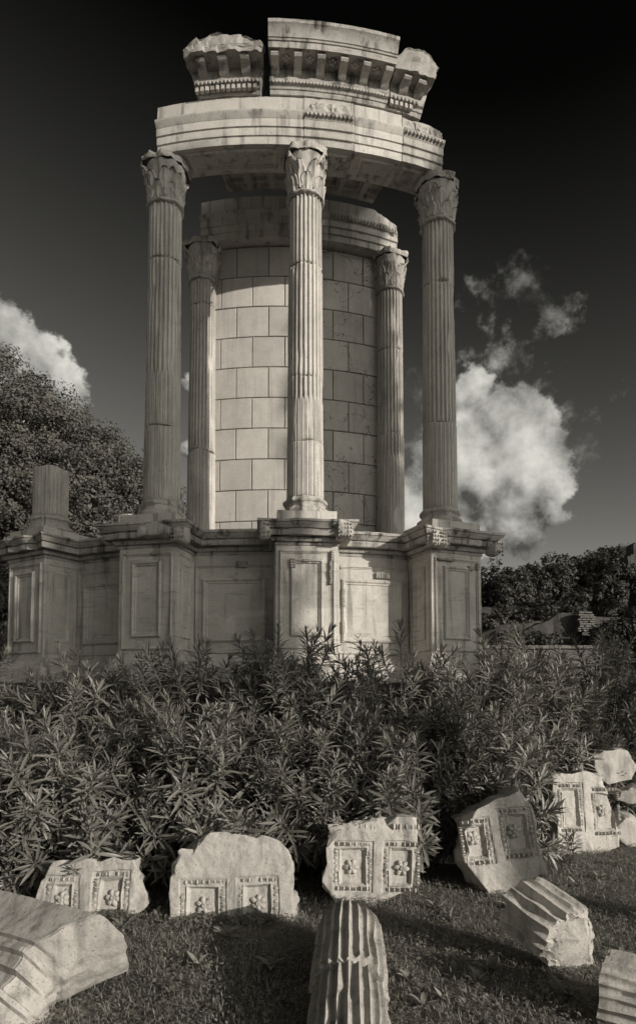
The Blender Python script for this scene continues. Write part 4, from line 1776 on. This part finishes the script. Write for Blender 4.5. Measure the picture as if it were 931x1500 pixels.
def crown_points(lobes, clumps, per, clump_r, seed, inner=.35):
    g = np.random.default_rng(seed)
    C, N = [], []
    vol = np.array([l[1][0] * l[1][1] * l[1][2] for l in lobes]) ** .67
    vol = vol / vol.sum()
    for k in range(clumps):
        l = lobes[g.choice(len(lobes), p=vol)]
        d = g.normal(0, 1, 3)
        d /= np.linalg.norm(d)
        rad = g.uniform(0, 1) ** inner
        cc = np.array(l[0]) + d * np.array(l[1]) * rad
        cr = clump_r * g.uniform(.55, 1.35)
        q = g.normal(0, 1, (per, 3))
        q /= np.linalg.norm(q, axis=1)[:, None]
        rr = cr * g.uniform(.35, 1.0, (per, 1)) ** .5
        C.append(cc + q * rr * np.array([1, 1, .72]))
        N.append(q * .8 + d * .5 + np.array([0, 0, .35]))
    return np.concatenate(C), np.concatenate(N)


def tree(name, label, loc, lobes, clumps, per, clump_r, leaf, seed, mat, trunk_h, trunk_r, group=None, limbs=6, inner=.35):
    t = thing(name, label, 'tree', loc, group=group)
    rr = random.Random(seed)
    tr = MB()
    bendx, bendy = rr.uniform(-.06, .06), rr.uniform(-.06, .06)
    pts = [Vector((bendx * trunk_h * (k / 6) ** 2, bendy * trunk_h * (k / 6) ** 2, trunk_h * k / 6)) for k in range(7)]
    tr.tube(pts, [trunk_r * (1.25 if k == 0 else 1 - .09 * k) for k in range(7)], 9)
    for k in range(limbs):
        l = lobes[k % len(lobes)]
        s = pts[3 + k % 4]
        e = Vector(l[0]) + Vector((rr.uniform(-.5, .5) * l[1][0], rr.uniform(-.5, .5) * l[1][1], rr.uniform(-.2, .6) * l[1][2]))
        m_ = (s + e) / 2 + Vector((rr.uniform(-.2, .2), rr.uniform(-.2, .2), .3))
        tr.tube([s, m_, e], [trunk_r * .5, trunk_r * .32, trunk_r * .12], 6)
    tr.build('trunk', 'bark', t)
    o = leaves_mesh('crown', crown_points(lobes, clumps, per, clump_r, seed, inner), leaf, seed, mat, t)
    return t


# the great evergreen behind the stump
BT = Vector((-13.2, 23.0, 0))
lob = []
for (px, py, d, r, rz) in ((-70, 690, 22, 4.6, 4.4), (40, 655, 22.5, 2.6, 2.4), (105, 692, 22.5, 2.3, 2.1), (160, 738, 23, 2.2, 2.0), (60, 780, 22, 3.0, 2.8),
                           (150, 850, 23, 2.6, 2.4), (-40, 860, 22, 3.6, 3.4), (40, 930, 22, 3.0, 2.6), (205, 742, 24, 1.7, 1.6), (170, 900, 24, 2.2, 2.0)):
    c = at_d(px, py, d) - BT
    lob.append(((c.x, c.y, c.z), (r, r, rz)))
tree('evergreen_tree', 'huge dense evergreen tree behind the column stump', tuple(BT), lob, 3300, 100, .46, .105, 5, 'tree', 5.0, .5, inner=.28)

# trees on the hill
HT = [(722, 865, 52, 2.1, 2.4), (760, 868, 56, 2.0, 2.2), (796, 855, 58, 2.3, 2.4), (826, 846, 60, 2.6, 2.4), (862, 838, 62, 2.4, 2.2), (894, 830, 64, 2.2, 2.0), (926, 832, 66, 2.4, 2.2)]
HLB = ['rounded dark tree rising just past the end of the podium', 'low dark tree in the dip between two taller hill trees', 'small-crowned hill tree left of the spreading one',
       'spreading hill tree with its bare forked trunk showing', 'hill tree standing next to the spreading one', 'loose-crowned tree above the ruined vaults', 'tree at the top of the ruined vaults']
for k, (px, py, d, r, rz) in enumerate(HT):
    c = at_d(px, py, d)
    gz = ground_z(c.x, c.y)
    base = Vector((c.x, c.y, gz - .2))
    rr = random.Random(k)
    lob = [((0, 0, c.z - base.z), (r, r, rz))]
    for q in range(5):
        a = rr.uniform(0, 6.28)
        lob.append(((math.cos(a) * r * .8, math.sin(a) * r * .8, c.z - base.z + rr.uniform(-.5, .4) * rz), (r * .55, r * .55, rz * .5)))
    if k in (0, 1, 2):
        lob.append(((rr.uniform(-.5, .5), 0, (c.z - base.z) * .5), (r * 1.05, r, rz * 1.1)))
    tree('hill_tree', HLB[k], tuple(base), lob, 210, 45, .55, .26, 60 + k, 'fartree', max(1.5, c.z - base.z - rz * .4), .22, group='trees on the hill', limbs=6)

# scrub on the slope below the hill trees
sc = MB()


def scrub(name, label, pts, seed, r, mat='fartree', leaf=.22, clumps=60):
    lob_ = []
    b = Vector(pts[0])
    for p in pts:
        q = Vector(p) - b
        lob_.append(((q.x, q.y, q.z), (r, r, r * .7)))
    t = thing(name, label, 'shrub', tuple(b), group='scrub on the slope')
    st = MB()
    for l in lob_:
        st.tube([(l[0][0], l[0][1], l[0][2] - r), (l[0][0] + .1, l[0][1], l[0][2])], [.06, .03], 5)
    st.build('stem', 'bark', t)
    leaves_mesh('foliage', crown_points(lob_, clumps, 45, .4, seed, .4), leaf, seed, mat, t)


scrub('scrub_bush', 'dark scrub covering the slope at the foot of the hill trees', [at_d(x, y, 44) for x, y in ((715, 915), (740, 905), (770, 910), (800, 905), (830, 900))], 3, 1.2, clumps=130)
scrub('scrub_bush', 'dark scrub hanging over the ruined vaults', [at_d(x, y, 46) for x, y in ((845, 880), (875, 872), (900, 878), (925, 905))], 4, 1.1, clumps=110)
scrub('scrub_bush', 'dark scrub climbing over the arched substructure', [at_d(x, y, 29) for x, y in ((892, 925), (910, 918), (928, 912), (945, 905), (905, 950))], 6, .55, leaf=.14, clumps=110)
scrub('scrub_bush', 'dark scrub covering the crest of the vaulted ruin', [at_d(x, y, 46) for x, y in ((880, 850), (900, 842), (918, 836), (935, 850), (905, 862))], 7, .9, leaf=.2, clumps=120)
scrub('scrub_bush', 'dark scrub between the low wall and the sloping ruin', [at_d(x, y, 30) for x, y in ((720, 945), (745, 935), (775, 938), (800, 940))], 5, .7, leaf=.16, clumps=90)


# ------------------------------------------------------------------ ruins on the right
def wall_grid(mb, fn, nu, nv):
    mb.grid(nu, nv, fn)


def solid_wall(a, b, thick, top, bottom, seed, rough=.06, n=40, m=14):
    """rough masonry wall from a to b (x, y); top(u) gives its broken crest"""
    a, b = Vector(a), Vector(b)
    t = (b - a).normalized()
    nn = Vector((t.y, -t.x))
    mb = MB()
    for s in (0, 1):
        mb.grid(n, m, lambda i, j: ((a + (b - a) * i / (n - 1) - nn * thick * s).x, (a + (b - a) * i / (n - 1) - nn * thick * s).y, bottom + (top(i / (n - 1)) - bottom) * j / (m - 1)))
    mb.grid(n, 4, lambda i, j: ((a + (b - a) * i / (n - 1) - nn * thick * j / 3).x, (a + (b - a) * i / (n - 1) - nn * thick * j / 3).y, top(i / (n - 1))))
    for u in (0, 1):
        mb.grid(4, m, lambda i, j: ((a + (b - a) * u - nn * thick * i / 3).x, (a + (b - a) * u - nn * thick * i / 3).y, bottom + (top(u) - bottom) * j / (m - 1)))
    mb.rough(rough, 1.6, seed)
    return mb


# low wall beyond the podium
p0, p1 = at_d(690, 950, 26), at_d(884, 952, 26)
t = thing('low_wall', 'pale low garden wall behind the hedge beyond the podium', 'wall', (p0.x, p0.y, ground_z(p0.x, p0.y)))
solid_wall((p0.x, p0.y), (p1.x, p1.y), .5, lambda u: p0.z + .05 * math.sin(u * 9), 0, 3, rough=.04).build('wall_body', 'pale', t, off=tuple(t.location))
cp = MB()
nco = 12
for k in range(nco):
    c = p0.lerp(p1, (k + .5) / nco)
    cp.box((c.x, c.y + .22, p0.z + .06), ((p1.x - p0.x) / nco - .03, .66, .13))
cp.rough(.02, 3, 2)
cp.build('coping', 'pale', t, off=tuple(t.location))

# sloping ruined wall with a broken brick end
p0, p1 = at_d(716, 948, 33), at_d(850, 898, 33)
t = thing('ruined_wall', 'dark overgrown ruined wall sloping up to a pale broken brick end', 'ruin', (p0.x, p0.y, ground_z(p0.x, p0.y)))
solid_wall((p0.x, p0.y), (p1.x, p1.y), 1.2, lambda u: p0.z + (p1.z - p0.z) * min(1, u * 1.25) + .08 * mn.noise(Vector((u * 14, 1, 1))), 0, 7, rough=.12).build('wall_body', 'rock', t, off=tuple(t.location))
rr = random.Random(7)
bend = MB()
for r in range(17):
    py = 898 + r * 3.3
    if r < 9:
        xa, xb = 845 + rr.uniform(-1.5, 1.5), 865 + rr.uniform(-2, 2) + (2 if r > 5 else 0)
    else:
        xa, xb = 863 + rr.uniform(-2, 2), 888 + rr.uniform(-3, 3)
    x = xa
    while x < xb:
        wpx = rr.uniform(5, 10)
        c = at_d(x + wpx / 2, py, 32.6)
        bend.box((c.x, c.y + rr.uniform(-.06, .06), c.z), ((wpx - .8) * .0345, .4, .078), Matrix.Rotation(rr.uniform(-.05, .05), 3, 'Z'))
        x += wpx
bend.rough(.012, 5, 2)
bo = bend.build('brick_courses', 'pale', t, off=tuple(t.location), kind='stuff')
back = MB()
c0, c1 = at_d(868, 925, 33.4), at_d(868, 960, 33.4)
back.box((c0.x, c0.y, 2.0), (1.5, 1.0, (c0.z - 2.0) * 2 - .6))
back.rough(.1, 2, 5)
back.build('wall_core', 'rock', t, off=tuple(t.location))


# vaulted brick ruin at the right edge
def arch_wall(name, label, pa, pb, d, top, arches, thick, mat, seed, bottom=0.0):
    a, b = at_d(pa, 900, d), at_d(pb, 900, d)
    t = thing(name, label, 'ruin', (a.x, a.y, ground_z(a.x, a.y)))
    L = b.x - a.x
    N, H = 90, 60
    mb = MB()
    inside = lambda x, z: any((abs(x - ax) < ar and z < az) or ((x - ax) ** 2 + (z - az) ** 2 < ar * ar) for ax, az, ar in arches)
    zt = lambda x: top(x / L) + .12 * mn.noise(Vector((x * 1.7, seed, 0)))
    vs = {}
    zmax = max(top(k / 50) for k in range(51)) + .3

    def vid(i, j, s):
        key = (i, j, s)
        if key not in vs:
            x = L * i / N
            z = bottom + (zmax - bottom) * j / H
            vs[key] = len(mb.v)
            mb.v.append((a.x + x, a.y + thick * s, z))
        return vs[key]
    solid = [[False] * H for _ in range(N)]
    for i in range(N):
        for j in range(H):
            x, z = L * (i + .5) / N, bottom + (zmax - bottom) * (j + .5) / H
            solid[i][j] = z < zt(x) and not inside(x, z)
    S = lambda i, j: 0 <= i < N and 0 <= j < H and solid[i][j]
    for i in range(N):
        for j in range(H):
            if not solid[i][j]:
                continue
            for s in (0, 1):
                mb.f.append((vid(i, j, s), vid(i + 1, j, s), vid(i + 1, j + 1, s), vid(i, j + 1, s)))
            for (di, dj, q) in ((-1, 0, ((i, j), (i, j + 1))), (1, 0, ((i + 1, j), (i + 1, j + 1))), (0, -1, ((i, j), (i + 1, j))), (0, 1, ((i, j + 1), (i + 1, j + 1)))):
                if not S(i + di, j + dj):
                    (i0, j0), (i1, j1) = q
                    mb.f.append((vid(i0, j0, 0), vid(i1, j1, 0), vid(i1, j1, 1), vid(i0, j0, 1)))
    mb.rough(.07, 1.8, seed)
    mb.build('wall_body', mat, t, off=tuple(t.location))
    for (ax, az, ar) in arches:
        rg = MB()
        n = 15
        for k in range(n):
            an = math.pi * (k + .5) / n
            rg.box((a.x + ax + (ar + .14) * math.cos(an), a.y - .05, az + (ar + .14) * math.sin(an)), (.34, .2, ar * math.pi / n * .9), Matrix.Rotation(-an, 3, 'Y'))
        rg.rough(.02, 4, seed)
        rg.build('arch_ring', 'brick', t, off=tuple(t.location), kind='stuff')
    return t


zz = lambda y, d: at_d(900, y, d).z
D1 = 47
arch_wall('vaulted_ruin', 'dark vaulted brick ruin stepping up the hill behind the broken wall', 884, 1040, D1,
          lambda u: zz(836, D1) + 1.8 * u - .9 * max(0, .25 - u) * 4, [(2.0, zz(868, D1), .85), (5.0, zz(868, D1), .9), (.9, zz(906, D1), .5)], 2.2, 'rock', 5, bottom=3)
D2 = 30
arch_wall('arched_substructure', 'low dark arched substructure at the foot of the vaulted ruin', 888, 1060, D2,
          lambda u: zz(915, D2) + .5 * u, [(1.05, zz(945, D2), .62), (3.2, zz(945, D2), .65)], 2.0, 'rock', 8, bottom=0)
D3 = 55
arch_wall('brick_tower_stump', 'lone brick pier standing highest on the ruined hill', 921, 990, D3,
          lambda u: zz(815, D3) + 1.6 * u + (.9 if u > .12 else 0), [(2.0, zz(850, D3), .5)], 1.5, 'brick', 11, bottom=6)

# ------------------------------------------------------------------ weeds and grass
def ground_cover():
    g = np.random.default_rng(3)
    n = 150000
    y = 1.6 + 5.9 * g.uniform(0, 1, n) ** 1.05
    x = g.uniform(-1, 1, n) * (.62 * y + .7)
    zg = np.array([ground_z(a, b) for a, b in zip(x, y)])
    # patches: tufts, creeping leaves and barer spots
    pat = np.array([mn.noise(Vector((a * 2.1, b * 2.1, 4))) for a, b in zip(x, y)])
    pat2 = np.array([mn.noise(Vector((a * 5.5, b * 5.5, 9))) for a, b in zip(x, y)])
    keep = (pat * .7 + pat2 * .6) > -.52 + .25 * g.uniform(-1, 1, n)
    x, y, zg, pat, pat2 = x[keep], y[keep], zg[keep], pat[keep], pat2[keep]
    n = len(x)
    # growth banked against the foot of each stone
    ex, ey = [], []
    for o_ in bpy.data.objects:
        if o_.parent is None and o_.name.split('.')[0] in ('coffer_stone', 'fluted_shaft', 'moulded_slab', 'rubble_stone'):
            for ch in o_.children:
                co_ = np.zeros(len(ch.data.vertices) * 3)
                ch.data.vertices.foreach_get('co', co_)
                co_ = co_.reshape(-1, 3)
                mw = np.array(Matrix.LocRotScale(o_.location, o_.rotation_euler, None))
                wc = co_ @ mw[:3, :3].T + mw[:3, 3]
                lowp = wc[(wc[:, 2] < .07) & (wc[:, 2] > -.08)]
                if len(lowp):
                    pick = lowp[g.integers(0, len(lowp), 900)]
                    ex.append(pick[:, 0] + g.normal(0, .035, 900))
                    ey.append(pick[:, 1] + g.normal(-.015, .04, 900))
    ex, ey = np.concatenate(ex), np.concatenate(ey)
    ne = len(ex)
    x, y = np.concatenate([x, ex]), np.concatenate([y, ey])
    zg = np.concatenate([zg, np.array([ground_z(a, b) for a, b in zip(ex, ey)])])
    pat = np.concatenate([pat, np.full(ne, -.05)])
    pat2 = np.concatenate([pat2, g.uniform(0, .5, ne)])
    n = len(x)
    hgt = .02 + .055 * np.clip(.5 + pat + pat2 * .7, 0, 1.4)
    blade = g.uniform(0, 1, n) < .46
    z = zg + hgt * g.uniform(.05, 1.0, n)
    z = np.where(blade, zg, z)
    a = g.uniform(0, 2 * np.pi, n)
    el = np.where(blade, g.uniform(.7, 1.4, n), g.uniform(-.25, .5, n))
    L = np.where(blade, g.uniform(.03, .085, n), g.uniform(.012, .036, n))
    wd = np.where(blade, .0050, L * g.uniform(.38, .72, n))
    d = np.stack([np.cos(a) * np.cos(el), np.sin(a) * np.cos(el), np.sin(el)], 1)
    sd = np.stack([-np.sin(a), np.cos(a), np.zeros(n)], 1)
    sd = sd + d[:, [2, 0, 1]] * g.uniform(-.3, .3, (n, 1))
    c = np.stack([x, y, z], 1)
    p0 = c
    mid = c + d * (L * .5)[:, None]
    dr = np.array([0, 0, -1.0])[None, :] * (L * g.uniform(.05, .35, n))[:, None]
    tip = c + d * L[:, None] + dr
    vs = np.stack([p0 , mid - sd * (wd / 2)[:, None], mid + sd * (wd / 2)[:, None], tip], 1).reshape(-1, 3)
    me = bpy.data.meshes.new('ground_cover')
    me.vertices.add(4 * n)
    me.vertices.foreach_set('co', vs.ravel())
    k = np.arange(n) * 4
    tri = np.stack([k, k + 2, k + 1, k + 1, k + 2, k + 3], 1).astype(np.int32)
    me.loops.add(6 * n)
    me.loops.foreach_set('vertex_index', tri.ravel())
    me.polygons.add(2 * n)
    me.polygons.foreach_set('loop_start', np.arange(0, 6 * n, 3, dtype=np.int32))
    me.polygons.foreach_set('loop_total', np.full(2 * n, 3, dtype=np.int32))
    me.update(calc_edges=True)
    me.materials.append(M['grass'])
    o = bpy.data.objects.new('ground_cover', me)
    COL.objects.link(o)
    o['kind'] = 'stuff'
    tag(o, 'low weeds and short grass growing between the fallen stones', 'grass')


ground_cover()


# broad-leaved weeds standing out of the cover
def weed_plant(seed):
    mb = MB()
    rr = random.Random(seed)
    for k in range(11):
        a = k * 2.4 + rr.uniform(-.3, .3)
        e = rr.uniform(.25, 1.0)
        leaf_strip(mb, (0, 0, .005), (math.cos(a) * math.cos(e), math.sin(a) * math.cos(e), math.sin(e)), (0, 0, 1), rr.uniform(.06, .12), .034, rr.uniform(.3, 1.1))
    me = bpy.data.meshes.new('weed_plant')
    me.from_pydata(mb.v, [], mb.f)
    me.materials.append(M['grass'])
    me.shade_smooth()
    return me


WM = [weed_plant(k) for k in range(3)]
rr = random.Random(12)
for (px, py) in ((228, 1345), (240, 1352), (640, 1335), (660, 1350), (610, 1360), (700, 1440), (715, 1425), (330, 1375), (290, 1420), (395, 1420), (250, 1460), (650, 1470), (845, 1300), (880, 1290), (905, 1270), (600, 1440), (620, 1480), (180, 1360), (745, 1330), (830, 1460)):
    q = pxdir(px, py)
    tt = -CZ / q.z
    o = bpy.data.objects.new('weed_plant', rr.choice(WM))
    COL.objects.link(o)
    o.location = (q.x * tt, q.y * tt, ground_z(q.x * tt, q.y * tt))
    o.rotation_euler = (0, 0, rr.uniform(0, 6))
    s = rr.uniform(.7, 1.25)
    o.scale = (s, s, s)
    tag(o, 'small broad-leaved weed standing out of the short grass', 'weed', 'broad-leaved weeds among the stones')


# ------------------------------------------------------------------ unseen trees added behind the camera, shaped to shade parts of the ruin
def shade_caster(label, u, tdist, half, height, seed, bare=7.8, clumps=900):
    pa = Vector((math.cos(R_(SUN_AZ)), math.sin(R_(SUN_AZ)), 0)) * u + Vector((math.sin(R_(SUN_AZ)), -math.cos(R_(SUN_AZ)), 0)) * tdist
    lob_ = []
    m_ = 9
    for k in range(m_):
        h = bare + (height - bare) * (k + .6) / m_
        r = half * (1.0 if k < m_ - 3 else (.92, .74, .45)[k - m_ + 3])
        lob_.append(((0, 0, h), (r * .92, r * .92, (height - bare) / m_ * .8)))
    tree('holm_oak', label, (pa.x, pa.y, 0), lob_, clumps, 60, .36, .17, seed, 'fartree', height * .8, .22, group='unseen trees added for their shade on the ruin', limbs=4, inner=.4)


shade_caster('unseen tree added to shade the column beside the stump', 5.18, 18.0, .95, 15.2, 1)
shade_caster('unseen tree added to shade the column nearest the hill trees', 8.27, 18.0, .46, 15.9, 2)

# unseen hedge added right of the camera to shade the nearest grass
def clipped_hedge():
    ca, sa = math.cos(R_(SUN_AZ)), math.sin(R_(SUN_AZ))
    P_ = lambda u, t: Vector((ca * u + sa * t, sa * u - ca * t, 0))
    b = P_(1.6, 2.6)
    t = thing('clipped_hedge', 'unseen knee-high hedge added to shade the nearest grass', 'hedge', tuple(b))
    lob_ = []
    for k in range(13):
        c = P_(-1.2 + 5.9 * k / 12, 2.6) - b
        lob_.append(((c.x, c.y, .38), (.34, .34, .36)))
    st = MB()
    for l in lob_:
        st.tube([(l[0][0], l[0][1], 0), (l[0][0], l[0][1], .6)], [.025, .015], 5)
    st.build('stem', 'bark', t)
    leaves_mesh('foliage', crown_points(lob_, 520, 45, .13, 6, .4), .06, 6, 'tree', t)


clipped_hedge()
